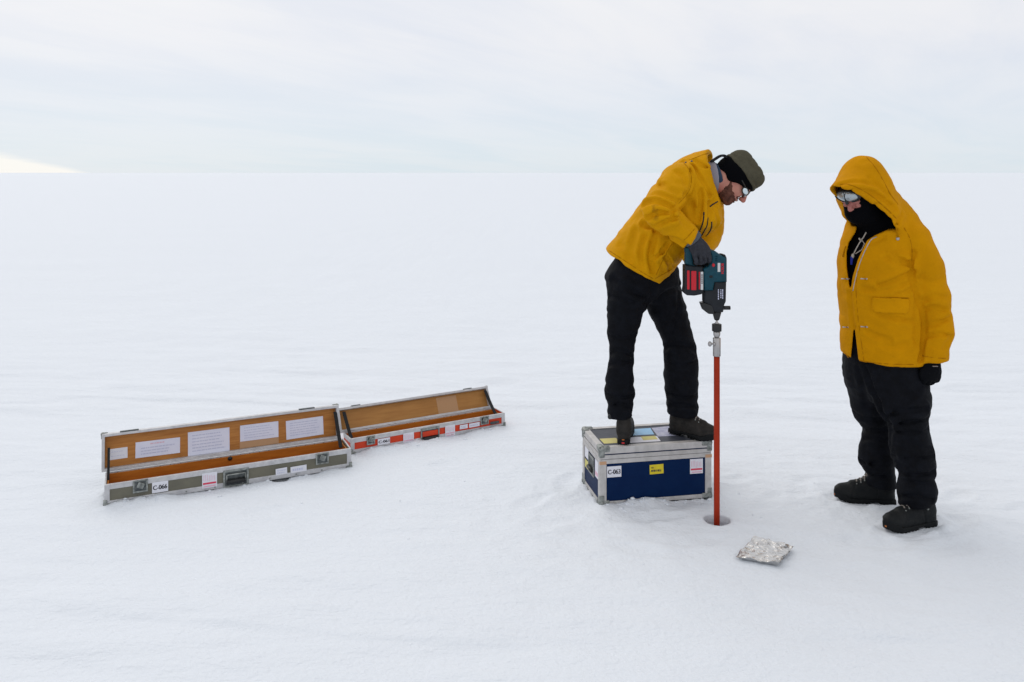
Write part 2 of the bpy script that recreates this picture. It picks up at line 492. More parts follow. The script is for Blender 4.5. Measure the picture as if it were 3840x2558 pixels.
class Vol:
    FAR = 0.2

    def __init__(s, lo, hi, h):
        s.lo = np.asarray(lo, float)
        s.h = h
        s.n = np.ceil((np.asarray(hi, float) - s.lo) / h).astype(int) + 1
        s.ax = [(s.lo[i] + h * np.arange(s.n[i])).astype(np.float32) for i in range(3)]

    def full(s, v_=FAR):
        return np.full(s.n, v_, np.float32)

    def block(s, lo, hi):
        sl = []
        for i in range(3):
            a = int(np.clip(math.floor((lo[i] - s.lo[i]) / s.h), 0, s.n[i]))
            b_ = int(np.clip(math.ceil((hi[i] - s.lo[i]) / s.h) + 1, 0, s.n[i]))
            sl.append(slice(a, max(a, b_)))
        return tuple(sl)

    def xyz(s, sl=None):
        sl = sl or (slice(None),) * 3
        return s.ax[0][sl[0]][:, None, None], s.ax[1][sl[1]][None, :, None], s.ax[2][sl[2]][None, None, :]

    def tube(s, pts, rad, ax=(0, 1, 0), sub=4, margin=0.09):
        rad = np.array([(r, r) if np.isscalar(r) else r for r in rad], float)
        Q = catmull(np.hstack([np.asarray(pts, float), rad]), sub)
        P, R = Q[:, :3], np.maximum(Q[:, 3:], 0.002)
        d = s.full()
        ax = nrm(ax)
        for i in range(len(P) - 1):
            A, B, ra, rb = P[i], P[i + 1], R[i], R[i + 1]
            L = np.linalg.norm(B - A)
            if L < 1e-6:
                continue
            T = (B - A) / L
            a = nrm(ax - T * ax.dot(T))
            c = np.cross(T, a)
            mr = max(ra.max(), rb.max()) + margin
            sl = s.block(np.minimum(A, B) - mr, np.maximum(A, B) + mr)
            X, Y, Z = s.xyz(sl)
            if X.size * Y.size * Z.size == 0:
                continue
            x, y, z = X - A[0], Y - A[1], Z - A[2]
            tt = x * T[0] + y * T[1] + z * T[2]
            u_ = np.clip(tt / L, 0, 1)
            qt = tt - u_ * L
            qa = x * a[0] + y * a[1] + z * a[2]
            qb = x * c[0] + y * c[1] + z * c[2]
            r0 = ra[0] + (rb[0] - ra[0]) * u_
            r1 = ra[1] + (rb[1] - ra[1]) * u_
            rt = np.minimum(r0, r1)
            k0 = np.sqrt((qa / r0) ** 2 + (qb / r1) ** 2 + (qt / rt) ** 2)
            k1 = np.sqrt((qa / r0 ** 2) ** 2 + (qb / r1 ** 2) ** 2 + (qt / rt ** 2) ** 2) + 1e-6
            dd = np.where(k0 < 0.3, -rt * 0.7, k0 * (k0 - 1) / k1)
            d[sl] = np.minimum(d[sl], dd)
        return d

    def ell(s, c, r, axes=None):
        X, Y, Z = s.xyz()
        x, y, z = X - c[0], Y - c[1], Z - c[2]
        if axes is not None:
            A = [nrm(a) for a in axes]
            x, y, z = (x * a[0] + y * a[1] + z * a[2] for a in A)
        k0 = np.sqrt((x / r[0]) ** 2 + (y / r[1]) ** 2 + (z / r[2]) ** 2)
        k1 = np.sqrt((x / r[0] ** 2) ** 2 + (y / r[1] ** 2) ** 2 + (z / r[2] ** 2) ** 2) + 1e-6
        return np.where(k0 < 0.25, -min(r) * 0.75, k0 * (k0 - 1) / k1).astype(np.float32)

    def box(s, c, half, axes=None, rnd=0.01):
        X, Y, Z = s.xyz()
        x, y, z = X - c[0], Y - c[1], Z - c[2]
        if axes is not None:
            A = [nrm(a) for a in axes]
            x, y, z = (x * a[0] + y * a[1] + z * a[2] for a in A)
        q = [np.abs(v_) - (hf - rnd) for v_, hf in zip((x, y, z), half)]
        o = np.sqrt(sum(np.maximum(v_, 0) ** 2 for v_ in q))
        i = np.minimum(np.maximum(np.maximum(q[0], q[1]), q[2]), 0)
        return (o + i - rnd).astype(np.float32)

    def plane(s, p, n_):
        n_ = nrm(n_)
        X, Y, Z = s.xyz()
        return ((X - p[0]) * n_[0] + (Y - p[1]) * n_[1] + (Z - p[2]) * n_[2]).astype(np.float32)

    def prism(s, pts, along):
        """endless prism: polygon of 3D points swept along `along`"""
        D = nrm(along)
        U = nrm(np.cross([0, 0, 1], D))
        V_ = np.cross(D, U)
        P = np.array([[np.dot(p, U), np.dot(p, V_)] for p in pts])
        X, Y, Z = s.xyz()
        a = X * U[0] + Y * U[1] + Z * U[2]
        c = X * V_[0] + Y * V_[1] + Z * V_[2]
        return poly2(P, a, c)

    def line(s, pts, margin=0.10, sub=4):
        P = catmull(pts, sub)
        d = s.full(0.5)
        for A, B in zip(P[:-1], P[1:]):
            sl = s.block(np.minimum(A, B) - margin, np.maximum(A, B) + margin)
            X, Y, Z = s.xyz(sl)
            if X.size * Y.size * Z.size == 0:
                continue
            v_ = B - A
            L2 = max(v_.dot(v_), 1e-9)
            x, y, z = X - A[0], Y - A[1], Z - A[2]
            u_ = np.clip((x * v_[0] + y * v_[1] + z * v_[2]) / L2, 0, 1)
            dd = np.sqrt((x - u_ * v_[0]) ** 2 + (y - u_ * v_[1]) ** 2 + (z - u_ * v_[2]) ** 2)
            d[sl] = np.minimum(d[sl], dd)
        return d

    def noise(s, scale, seed):
        sc = np.broadcast_to(np.asarray(scale, float), 3)
        r = np.random.RandomState(seed)
        out = None
        idx = []
        for i in range(3):
            q = (s.ax[i] - s.lo[i]) / sc[i]
            f = np.floor(q).astype(int)
            w = q - f
            idx.append((f, (w * w * (3 - 2 * w)).astype(np.float32)))
        G = r.rand(*[int(f.max()) + 2 for f, _ in idx]).astype(np.float32) * 2 - 1
        for i in range(3):
            f, w = idx[i]
            sh = [1, 1, 1]
            sh[i] = -1
            w = w.reshape(sh)
            G = np.take(G, f, axis=i) * (1 - w) + np.take(G, f + 1, axis=i) * w
        return G

    def ridged(s, scale, seed):
        return (1 - 2 * np.abs(s.noise(scale, seed))).astype(np.float32) - 0.2

    def sample(s, f, p):
        q = (np.asarray(p) - s.lo) / s.h
        q = np.clip(q, 0, s.n - 1.001)
        i = q.astype(int)
        w = q - i
        out = 0
        for a in (0, 1):
            for b_ in (0, 1):
                for c in (0, 1):
                    ww = (w[..., 0] if a else 1 - w[..., 0]) * (w[..., 1] if b_ else 1 - w[..., 1]) * (w[..., 2] if c else 1 - w[..., 2])
                    out = out + ww * f[i[..., 0] + a, i[..., 1] + b_, i[..., 2] + c]
        return out

    def on(s, f, pts):
        """points of the photograph laid on the surface of field f"""
        res = []
        y0, y1 = s.lo[1], s.lo[1] + s.h * (s.n[1] - 1)
        Y = np.arange(y0, y1, 0.003)
        for px, py in pts:
            P = np.stack([(px - 1177) * Y / F_PX, Y, CAM_H - (py - 397) * Y / F_PX], 1)
            ins = np.all((P > s.lo) & (P < s.lo + s.h * (s.n - 1)), axis=1)
            val = np.where(ins, s.sample(f, P), 1)
            k = np.argmax(val < 0)
            if val[k] >= 0:
                k = int(np.argmin(val))
            res.append(P[k])
        return np.array(res)

    def crease(s, f, pts, depth, width, ref=None, gain=2.2):
        depth, width = depth * gain, max(width, 0.0095)
        P = s.on(f if ref is None else ref, pts)
        d = s.line(P, margin=4.5 * width)
        if depth < 0:
            return f + (depth * np.exp(-(d / width) ** 2)).astype(np.float32)
        return f + (depth * np.exp(-d / (0.75 * width)) - 0.22 * depth * np.exp(-((d - 2.0 * width) / width) ** 2)).astype(np.float32)

    def mesh(s, f, smooth=2):
        f = f.copy()
        for i in range(3):
            sl = [slice(None)] * 3
            for e in (0, -1):
                sl[i] = e
                f[tuple(sl)] = np.maximum(f[tuple(sl)], s.h)
        ins = f < 0
        nx, ny, nz = f.shape
        c = np.zeros((nx - 1, ny - 1, nz - 1), np.int8)
        for a in (0, 1):
            for b_ in (0, 1):
                for d in (0, 1):
                    c += ins[a:nx - 1 + a, b_:ny - 1 + b_, d:nz - 1 + d]
        act = np.argwhere((c > 0) & (c < 8))
        if len(act) == 0:
            return np.zeros((0, 3)), []
        ids = np.full(c.shape, -1, np.int64)
        ids[tuple(act.T)] = np.arange(len(act))
        acc = np.zeros((len(act), 3))
        cnt = np.zeros(len(act))
        corners = [(a, b_, d) for a in (0, 1) for b_ in (0, 1) for d in (0, 1)]
        vals = {k: f[act[:, 0] + k[0], act[:, 1] + k[1], act[:, 2] + k[2]] for k in corners}
        for k in corners:
            for axx in range(3):
                if k[axx] == 1:
                    continue
                k2 = list(k)
                k2[axx] = 1
                k2 = tuple(k2)
                v0, v1 = vals[k], vals[k2]
                m_ = (v0 < 0) != (v1 < 0)
                tt = np.where(m_, v0 / np.where(m_, v0 - v1, 1), 0)
                p = np.tile(np.array(k, float), (len(act), 1))
                p[:, axx] = tt
                acc[m_] += p[m_]
                cnt[m_] += 1
        V_ = (act + acc / cnt[:, None]) * s.h + s.lo
        faces = []
        for axx in range(3):
            b1, b2 = (axx + 1) % 3, (axx + 2) % 3
            s0 = [slice(None)] * 3
            s1 = [slice(None)] * 3
            s0[axx] = slice(0, -1)
            s1[axx] = slice(1, None)
            i0, i1 = ins[tuple(s0)], ins[tuple(s1)]
            e = np.argwhere(i0 != i1)
            e = e[(e[:, b1] > 0) & (e[:, b2] > 0) & (e[:, b1] < f.shape[b1] - 1) & (e[:, b2] < f.shape[b2] - 1)]
            flip = i0[tuple(e.T)]
            q = []
            for o1, o2 in ((-1, -1), (0, -1), (0, 0), (-1, 0)):
                ee = e.copy()
                ee[:, b1] += o1
                ee[:, b2] += o2
                q.append(ids[tuple(ee.T)])
            q = np.stack(q, 1)
            q[~flip] = q[~flip][:, ::-1]
            faces.append(q)
        Fc = np.vstack(faces)
        Fc = Fc[(Fc >= 0).all(1)]
        for _ in range(smooth):
            sm = np.zeros_like(V_)
            k_ = np.zeros(len(V_))
            for a in range(4):
                i, j = Fc[:, a], Fc[:, (a + 1) % 4]
                for d in range(3):
                    sm[:, d] += np.bincount(i, V_[j, d], len(V_)) + np.bincount(j, V_[i, d], len(V_))
                k_ += np.bincount(i, minlength=len(V_)) + np.bincount(j, minlength=len(V_))
            V_ = V_ * 0.5 + 0.5 * sm / np.maximum(k_, 1)[:, None]
        return V_, Fc

    def build(s, f, name, mat, parent=None, smooth=2, world=True):
        V_, Fc = s.mesh(f, smooth)
        return mesh_obj(name, V_, Fc, mat, parent, True, world)


def poly2(P, a, c):
    """signed distance to a 2D polygon"""
    d = None
    sgn = None
    n_ = len(P)
    for i in range(n_):
        A, B = P[i], P[i - 1]
        e = B - A
        wx, wy = a - A[0], c - A[1]
        t_ = np.clip((wx * e[0] + wy * e[1]) / max(e.dot(e), 1e-12), 0, 1)
        dd = (wx - e[0] * t_) ** 2 + (wy - e[1] * t_) ** 2
        d = dd if d is None else np.minimum(d, dd)
        c1, c2 = c >= A[1], c < B[1]
        c3 = e[0] * wy > e[1] * wx
        flip = (c1 & c2 & c3) | (~c1 & ~c2 & ~c3)
        sgn = np.where(flip, -1.0, 1.0) if sgn is None else np.where(flip, -sgn, sgn)
    return (np.sqrt(d) * sgn).astype(np.float32)


# ================================================================== SNOW
HOLE = (0.989, 3.846)
HOLE_R = 0.064


def lattice(x, y, sx, sy, seed, rot=0.0):
    ca, sa = math.cos(rot), math.sin(rot)
    u_ = (x * ca + y * sa) / sx
    v_ = (-x * sa + y * ca) / sy
    iu, iv = np.floor(u_).astype(np.int64), np.floor(v_).astype(np.int64)
    fu, fv = u_ - iu, v_ - iv
    fu = fu * fu * (3 - 2 * fu)
    fv = fv * fv * (3 - 2 * fv)

    def hsh(i, j):
        k = (i * 374761393 + j * 668265263 + seed * 1442695041) & 0x7fffffff
        k = ((k ^ (k >> 13)) * 1274126177) & 0x7fffffff
        return ((k ^ (k >> 16)) & 0xffff) / 65535.0
    return ((hsh(iu, iv) * (1 - fu) + hsh(iu + 1, iv) * fu) * (1 - fv) + (hsh(iu, iv + 1) * (1 - fu) + hsh(iu + 1, iv + 1) * fu) * fv) * 2 - 1


GREY = dict(o=(-2.037, 3.98), yaw=25.2, L=1.245, D=0.19, H=0.108)
RED = dict(o=(-0.955, 4.715), yaw=29.6, L=1.045, D=0.14, H=0.092)
BLUE = dict(o=(0.441, 3.988), yaw=10.5, L=0.595, D=0.325, H=0.29)


def local(case, x, y):
    a = math.radians(case['yaw'])
    X, Y = x - case['o'][0], y - case['o'][1]
    return X * math.cos(a) + Y * math.sin(a), -X * math.sin(a) + Y * math.cos(a)


def boxdist(case, x, y):
    lx, ly = local(case, x, y)
    qx = np.abs(lx - case['L'] / 2) - case['L'] / 2
    qy = np.abs(ly - case['D'] / 2) - case['D'] / 2
    return np.sqrt(np.maximum(qx, 0) ** 2 + np.maximum(qy, 0) ** 2) + np.minimum(np.maximum(qx, qy), 0), lx, ly


PRINTS = [(1.20, 4.35, .13, .05, .3, .018), (2.14, 3.80, .10, .055, .5, .03), (1.45, 3.75, .14, .05, -.6, .012), (0.20, 3.82, .13, .05, .4, .014),
          (0.85, 3.62, .14, .06, .2, .016), (1.55, 4.25, .13, .05, 1.0, .012), (0.30, 4.30, .12, .05, 1.2, .014), (2.3, 4.1, .13, .05, .7, .015),
          (1.95, 3.55, .13, .05, .4, .014), (2.55, 3.62, .13, .05, .9, .016), (1.62, 3.62, .13, .05, -.3, .014), (2.2, 4.35, .13, .05, .2, .016), (1.30, 4.05, .12, .05, .9, .014), (0.10, 4.05, .13, .05, .8, .014), (2.6, 4.0, .13, .05, .3, .014), (0.55, 3.55, .13, .05, -.4, .014), (-1.2, 3.95, .13, .05, .5, .012), (-0.35, 4.6, .13, .05, .5, .010), (0.62, 3.86, .17, .06, .1, .020), (2.35, 3.75, .12, .05, 2.6, .014)]


def snow_h(x, y):
    r = np.sqrt(x * x + (y - 4) ** 2)
    near = np.clip(1 - (r - 9) / 40, 0, 1)
    h_ = 0.0
    h_ = h_ + 0.016 * lattice(x, y, 2.6, 0.9, 1, -0.10) + 0.010 * lattice(x, y, 1.1, 0.34, 2, -0.16)
    h_ = h_ + near * (0.0090 * lattice(x, y, 0.46, 0.13, 3, -0.12) + 0.0042 * lattice(x, y, 0.18, 0.06, 4, -0.2) + 0.0012 * lattice(x, y, 0.06, 0.035, 5))
    # sastrugi: little sharp-edged steps
    s_ = lattice(x, y, 0.9, 0.22, 6, -0.14)
    h_ = h_ + near * (0.012 * np.clip((s_ - 0.35) * 4, 0, 1) + 0.007 * np.clip((lattice(x, y, 1.7, 0.3, 16, -0.06) - 0.45) * 5, 0, 1))
    h_ = h_ + np.clip(r / 60, 0, 1) * (0.05 * lattice(x, y, 14, 4, 7, -0.08) + 0.03 * lattice(x, y, 5, 1.6, 8, -0.1))
    h_ = h_ + np.clip((r - 150) / 400, 0, 1) * 0.5 * lattice(x, y, 160, 70, 9)
    # level the working area a little, churn it with boots
    work = np.exp(-(((x - 1.1) / 1.6) ** 2 + ((y - 3.95) / 0.8) ** 2))
    h_ = h_ * (1 - 0.75 * np.exp(-(((x - 0.6) / 2.9) ** 2 + ((y - 4.3) / 1.1) ** 2)))
    h_ = h_ + work * (0.007 * lattice(x, y, 0.11, 0.09, 11) + 0.004 * lattice(x, y, 0.05, 0.045, 12))
    for px, py, a, b_, ang, dep in PRINTS:
        X, Y = x - px, y - py
        u_ = (X * math.cos(ang) + Y * math.sin(ang)) / a
        v_ = (-X * math.sin(ang) + Y * math.cos(ang)) / b_
        q = np.sqrt(u_ * u_ + v_ * v_) + 0.18 * lattice(x, y, .05, .05, 13)
        q = q + 0.35 * lattice(x, y, .11, .09, 14)
        h_ = h_ - 0.55 * dep * np.clip(1.3 - q, 0, 0.8) / 0.8 + 0.2 * dep * np.exp(-((q - 1.4) / 0.4) ** 2)
    # drifts against the cases
    for case, amp, seed in ((GREY, 0.042, 21), (RED, 0.032, 22), (BLUE, 0.040, 23)):
        d, lx, ly = boxdist(case, x, y)
        w = np.clip(0.35 + 0.9 * lattice(lx * 1.0, ly * 0 + seed * 3.1, 0.23, 1.0, seed), 0, 1.2)
        w = w * np.clip((lx + 0.10) / 0.16, 0, 1)
        h_ = h_ + amp * w * np.exp(-(np.maximum(d, 0) / 0.065) ** 2) * (1 + 0.35 * lattice(x, y, 0.035, 0.035, seed + 5))
        h_ = np.where(d < -0.006, np.minimum(h_, -0.02), h_)
    d, lx, ly = boxdist(GREY, x, y)                          # a hollow under the grey case, right of its handle
    h_ = h_ - 0.035 * np.exp(-((lx - 0.855 + 0.3 * ly) / 0.034) ** 2 - (ly / 0.028) ** 2) * (1 + 0.5 * lattice(x, y, .02, .02, 28))
    # boots press in a little
    for hx, hy, ddx, ddy in ((1.935, 4.03, -0.98, 0.2), (2.0, 3.79, -0.95, -0.31)):
        u_ = (x - hx) * ddx + (y - hy) * ddy
        v_ = -(x - hx) * ddy + (y - hy) * ddx
        q = np.sqrt(((u_ - 0.135) / 0.165) ** 2 + (v_ / 0.062) ** 2)
        m_ = np.clip((1.25 - q) / 0.25, 0, 1)
        h_ = h_ * (1 - m_) + (-0.004) * m_ + 0.009 * np.exp(-((q - 1.36) / 0.22) ** 2) * np.clip(0.7 + 1.3 * lattice(x, y, .05, .05, 31), 0, 2)
    # clean rim round the drill hole, a faint ring of cuttings further out
    rh = np.sqrt((x - HOLE[0]) ** 2 + (y - HOLE[1]) ** 2)
    m_ = np.exp(-(rh / 0.13) ** 4)
    h_ = h_ * (1 - m_)
    h_ = h_ - 0.006 * np.exp(-((rh - HOLE_R) / 0.012) ** 2)
    # the foil packet lies in a shallow dent
    q = np.sqrt(((x - 1.11) / 0.17) ** 2 + ((y - 3.485) / 0.14) ** 2)
    m_ = np.clip(1.5 - q, 0, 1)
    h_ = h_ * (1 - m_) + 0.002 * m_
    return h_


def graded(a, b_, step, far, g):
    mid = list(np.arange(a, b_ + 1e-6, step))
    s_ = step
    x = mid[-1]
    right = []
    while x < far:
        s_ *= g
        x += s_
        right.append(x)
    s_ = step
    x = mid[0]
    left = []
    while x > -far:
        s_ *= g
        x -= s_
        left.append(x)
    return np.array(left[::-1] + mid + right)


def build_snow():
    xs = graded(-3.0, 3.3, 0.0155, 9000, 1.085)
    ys = graded(2.35, 6.6, 0.0155, 9000, 1.06)
    ys = ys[ys > -60]
    X, Y = np.meshgrid(xs, ys, indexing='ij')
    Z = snow_h(X, Y)
    nx, ny = X.shape
    V_ = np.stack([X, Y, Z], -1).reshape(-1, 3)
    i, j = np.meshgrid(np.arange(nx - 1), np.arange(ny - 1), indexing='ij')
    q = np.stack([i * ny + j, (i + 1) * ny + j, (i + 1) * ny + j + 1, i * ny + j + 1], -1).reshape(-1, 4)
    # square of cells replaced by a patch with the round hole
    i0, i1 = np.searchsorted(xs, HOLE[0] - 0.11), np.searchsorted(xs, HOLE[0] + 0.11)
    j0, j1 = np.searchsorted(ys, HOLE[1] - 0.11), np.searchsorted(ys, HOLE[1] + 0.11)
    fi, fj = i.reshape(-1), j.reshape(-1)
    keep = ~((fi >= i0) & (fi < i1) & (fj >= j0) & (fj < j1))
    q = q[keep]
    ring = [a * ny + j0 for a in range(i0, i1)] + [i1 * ny + b_ for b_ in range(j0, j1)] + \
           [a * ny + j1 for a in range(i1, i0, -1)] + [i0 * ny + b_ for b_ in range(j1, j0, -1)]
    n_ = len(ring)
    B = V_[ring]
    ang = np.arctan2(B[:, 1] - HOLE[1], B[:, 0] - HOLE[0])
    wob = 1 + 0.02 * np.sin(3 * ang + 1) + 0.012 * np.sin(7 * ang)
    circ = np.stack([HOLE[0] + HOLE_R * wob * np.cos(ang), HOLE[1] + HOLE_R * wob * np.sin(ang)], 1)
    extra = []
    for w in (0.25, 0.5, 0.75, 0.9, 1.0):
        xy = B[:, :2] * (1 - w) + circ * w
        z = snow_h(xy[:, 0], xy[:, 1])
        extra.append(np.column_stack([xy, z]))
    zt = extra[-1][:, 2]
    for dep, sc in ((0.006, .985), (0.02, .975), (0.06, .97), (0.15, .97), (0.22, .96), (0.235, .60), (0.24, .24)):  # walls, then a shallow floor added to brighten the inside of the hole
        xy = (circ - HOLE) * sc + HOLE
        extra.append(np.column_stack([xy, zt - dep]))
    base = len(V_)
    V_ = np.vstack([V_] + extra)
    prev = np.array(ring)
    fs = [q]
    for k in range(len(extra)):
        cur = base + k * n_ + np.arange(n_)
        fs.append(np.stack([prev, np.roll(prev, -1), np.roll(cur, -1), cur], 1))
        prev = cur
    Fc = np.vstack(fs)
    o = mesh_obj('snow_ground', V_, Fc, 'snow')
    tag(o, 'flat white wind packed snow reaching to the horizon', kind='structure')
    return o


build_snow()


def snow_clumps():
    """crumbs of loose snow: along the foot of the cases, on their lower rails and where boots have churned"""
    ico = bmesh.new()
    bmesh.ops.create_icosphere(ico, subdivisions=2, radius=1)
    tv = np.array([v_.co for v_ in ico.verts])
    tf = np.array([[v_.index for v_ in f.verts] for f in ico.faces])
    ico.free()
    V_, Fc = [], []
    spots = []
    for case, cnt in ((GREY, 34), (RED, 18), (BLUE, 30)):
        a = math.radians(case['yaw'])
        for _ in range(cnt):
            lx = random.uniform(0.02, case['L'])
            ly = -abs(random.gauss(0.012, 0.035))
            spots.append((case['o'][0] + lx * math.cos(a) - ly * math.sin(a), case['o'][1] + lx * math.sin(a) + ly * math.cos(a), random.uniform(.004, .009)))
    for _ in range(10):
        a, r = random.uniform(0, 6.28), abs(random.gauss(0.13, 0.07)) + 0.075
        spots.append((HOLE[0] + r * math.cos(a), HOLE[1] + r * math.sin(a), random.uniform(.002, .006)))
    for _ in range(22):
        spots.append((random.gauss(1.2, 0.75), random.gauss(3.95, 0.35), random.uniform(.002, .007)))
    for x, y, r in spots:
        if any(boxdist(c, np.array(x), np.array(y))[0] < -0.004 for c in (GREY, RED, BLUE)) or math.hypot(x - HOLE[0], y - HOLE[1]) < .075:
            continue
        z = float(snow_h(np.array([x]), np.array([y]))[0])
        nz = tv * (1 + 0.28 * rng.randn(len(tv), 1) * 0.6) * np.array([r * random.uniform(.8, 1.6), r * random.uniform(.8, 1.4), r * random.uniform(.5, .9)])
        off = sum(len(v_) for v_ in V_)
        V_.append(nz + (x, y, z - r * 0.1))
        Fc.append(tf + off)
    o = mesh_obj('snow_clumps', np.vstack(V_), np.vstack(Fc), 'snow')
    tag(o, 'loose crumbs of white snow round the cases and boots', 'snow', kind='stuff')


snow_clumps()


# ================================================================== CASES
def sheet(name, x0, x1, z0, z1, y, mat, parent, tilt=0.0, th=0.0012):
    """a paper or sticker on a face that looks towards local -y"""
    c = Matrix.Translation(((x0 + x1) / 2, y, (z0 + z1) / 2)) @ Matrix.Rotation(tilt, 4, 'Y')
    m_ = MB()
    w, h_ = (x1 - x0) / 2, (z1 - z0) / 2
    m_.box(-w, w, -th, 0, -h_, h_, 0.0004, c, 1)
    return m_.build(name, mat, parent)


def print_lines(parent, x0, x1, z0, z1, y, rows, mat, name='print', seed=0, fill=0.8, hgt=None):
    r = random.Random(seed)
    m_ = MB()
    hgt = hgt or (z1 - z0) / (rows * 2.2)
    for k in range(rows):
        zc = z1 - (k + 0.5) * (z1 - z0) / rows
        x = x0
        stop = x0 + (x1 - x0) * r.uniform(fill, 1.0)
        while x < stop:
            w = r.uniform(.006, .022) * min(1, (x1 - x0) / 0.12)
            m_.box(x, min(x + w, stop), y - 0.0005, y, zc - hgt / 2, zc + hgt / 2, 0)
            x += w + 0.003
    return m_.build(name, mat, parent)


def ball_corner(parent, x, y, z, r=0.017, mat='zinc', sx=1, sy=1, sz=1):
    m_ = MB()
    m_.ball((x, y, z), r)
    # three arms of the stamped corner wrapped over the rails
    for ax_, sg in ((0, sx), (1, sy), (2, sz)):
        lo = [x - r * .75, y - r * .75, z - r * .75]
        hi = [x + r * .75, y + r * .75, z + r * .75]
        if sg > 0:
            hi[ax_] += r * 1.5
        else:
            lo[ax_] -= r * 1.5
        m_.box(lo[0], hi[0], lo[1], hi[1], lo[2], hi[2], r * 0.3)
    return m_.build('corner_fitting', mat, parent, True)


def butterfly_latch(parent, x0, x1, z0, z1, y):
    """recessed dish latch with its turned wing"""
    m_ = MB()
    f = 0.008
    for a in ((x0, x1, z1 - f, z1), (x0, x1, z0, z0 + f), (x0, x0 + f, z0 + f, z1 - f), (x1 - f, x1, z0 + f, z1 - f)):
        m_.box(a[0], a[1], y - 0.004, y, a[2], a[3], 0.001)
    lt = m_.build('latch', 'zinc', parent)
    MB().box(x0 + f, x1 - f, y - 0.0015, y + 0.0005, z0 + f, z1 - f, 0).build('latch_dish', 'dark_metal', lt)
    cx, cz = (x0 + x1) / 2, (z0 + z1) / 2
    w = MB()
    c = Matrix.Translation((cx, y - 0.006, cz)) @ Matrix.Rotation(math.radians(25), 4, 'Y')
    w.box(-0.016, 0.016, -0.003, 0.003, -0.010, 0.018, 0.002, c)
    w.tube([(cx, y, cz), (cx, y - 0.010, cz)], 0.010)
    w.build('latch_wing', 'zinc', lt)
    return lt


def long_case(name, case, label, panel_mat, lining_mat, wood_mat, lid_ang, lid_t, lid_len):
    L, D, H = case['L'], case['D'], case['H']
    root = empty(name, (*case['o'], 0.0), math.radians(case['yaw']))
    tag(root, label, 'case', 'equipment cases on the snow')
    w = 0.009
    # base tray: floor and four walls
    m_ = MB()
    m_.box(w, L - w, w, D - w, 0.004, 0.012, 0)
    m_.box(0.002, L - 0.002, 0.004, w, 0.006, H - 0.004, 0)
    m_.box(0.002, L - 0.002, D - w + 0.001, D - 0.002, 0.006, H - 0.020, 0)
    m_.box(0.002, w, w, D - w, 0.006, H - 0.004, 0)
    m_.box(L - w, L - 0.002, w, D - w, 0.006, H - 0.004, 0)
    tray = m_.build('base_panel', panel_mat, root)
    # lining boards stand just inside the walls
    m_ = MB()
    i = w + 0.001
    m_.box(i, L - i, i, i + 0.008, 0.014, H - 0.014, 0.001)
    m_.box(i, L - i, D - i - 0.008, D - i, 0.014, H - 0.006, 0.001)
    m_.box(i, i + 0.008, i + 0.009, D - i - 0.009, 0.014, H - 0.014, 0.001)
    m_.box(L - i - 0.008, L - i, i + 0.009, D - i - 0.009, 0.014, H - 0.014, 0.001)
    m_.box(i + 0.009, L - i - 0.009, i + 0.009, D - i - 0.009, 0.013, 0.020, 0.001)
    m_.build('lining', lining_mat, root)
    rt = 0.026
    for (z0, z1) in ((H - rt, H), (0, rt)):
        MB().box(0, L, 0, 0.0065 if z0 == 0 else 0.014, z0, z1, 0.002).build('edge_rail', 'alu', root)
        MB().box(0, L, D - 0.006, D, z0, z1, 0.002).build('edge_rail', 'alu', root)
        MB().box(-0.001, 0.0075, 0.0145, D - 0.0065, z0, z1, 0.002).build('edge_rail', 'alu', root)
        MB().box(L - 0.0075, L + 0.001, 0.0145, D - 0.0065, z0, z1, 0.002).build('edge_rail', 'alu', root)
    for x0, x1 in ((-0.0005, 0.024), (L - 0.024, L + 0.0005)):
        MB().box(x0, x1, -0.0008, 0.006, rt - 0.004, H - rt + 0.004, 0.002).build('corner_post', 'alu', root)
    for k in range(int(L / 0.14)):
        xx = 0.10 + k * 0.14
        MB().ball((xx, -0.0005, 0.012), (0.0045, 0.0025, 0.0045)).build('rivet', 'zinc', root, True)
    for x, sx in ((0.004, 1), (L - 0.004, -1)):
        ball_corner(root, x, 0.004, 0.006, 0.012, 'zinc', sx, 1, 1)
        ball_corner(root, x, D - 0.004, 0.006, 0.012, 'zinc', sx, -1, 1)
    # lid: shallow tray opened back on its hinge
    lid = MB()
    t_, U = lid_t, lid_len
    rim = 0.0145
    lid.box(0, L, 0, t_, 0.0, rim, 0.002)
    lid.box(0, L, 0, t_, U - rim, U, 0.002)
    lid.box(0, rim, 0.0006, t_ - 0.0006, rim - 0.001, U - rim + 0.001, 0.001)
    lid.box(L - rim, L, 0.0006, t_ - 0.0006, rim - 0.001, U - rim + 0.001, 0.001)
    lo = lid.build('lid', 'alu', root)
    lo.location = (-0.020, D + 0.001, H + 0.002)
    lo.rotation_euler = (-math.radians(lid_ang), 0, 0)
    MB().box(rim - 0.002, L - rim + 0.002, t_ - 0.004, t_ - 0.001, rim - 0.002, U - rim + 0.002, 0).build('lid_panel', panel_mat, lo)
    wd = MB().box(rim, L - rim, t_ - 0.010, t_ - 0.0045, rim, U - rim, 0.001).build('lid_board', wood_mat, lo)
    for x, sx in ((0.004, 1), (L - 0.004, -1)):
        ball_corner(lo, x, t_ - 0.006, U - 0.004, 0.011, 'zinc', sx, -1, -1)
    # piano hinge: a row of screws between rim and base
    hm = MB().tube([(0.003, D + 0.001, H + 0.004), (L - 0.03, D + 0.001, H + 0.004)], 0.0035, 8)
    hg = hm.build('hinge', 'alu', root, True)
    k = 0.055
    while k < L - 0.05:
        if random.random() < 0.8:
            MB().ball((k, D - 0.0075, H - 0.010), (0.0055, 0.004, 0.006)).build('hinge_screw', 'dark_metal', hg, True)
        k += 0.051
    return root, lo


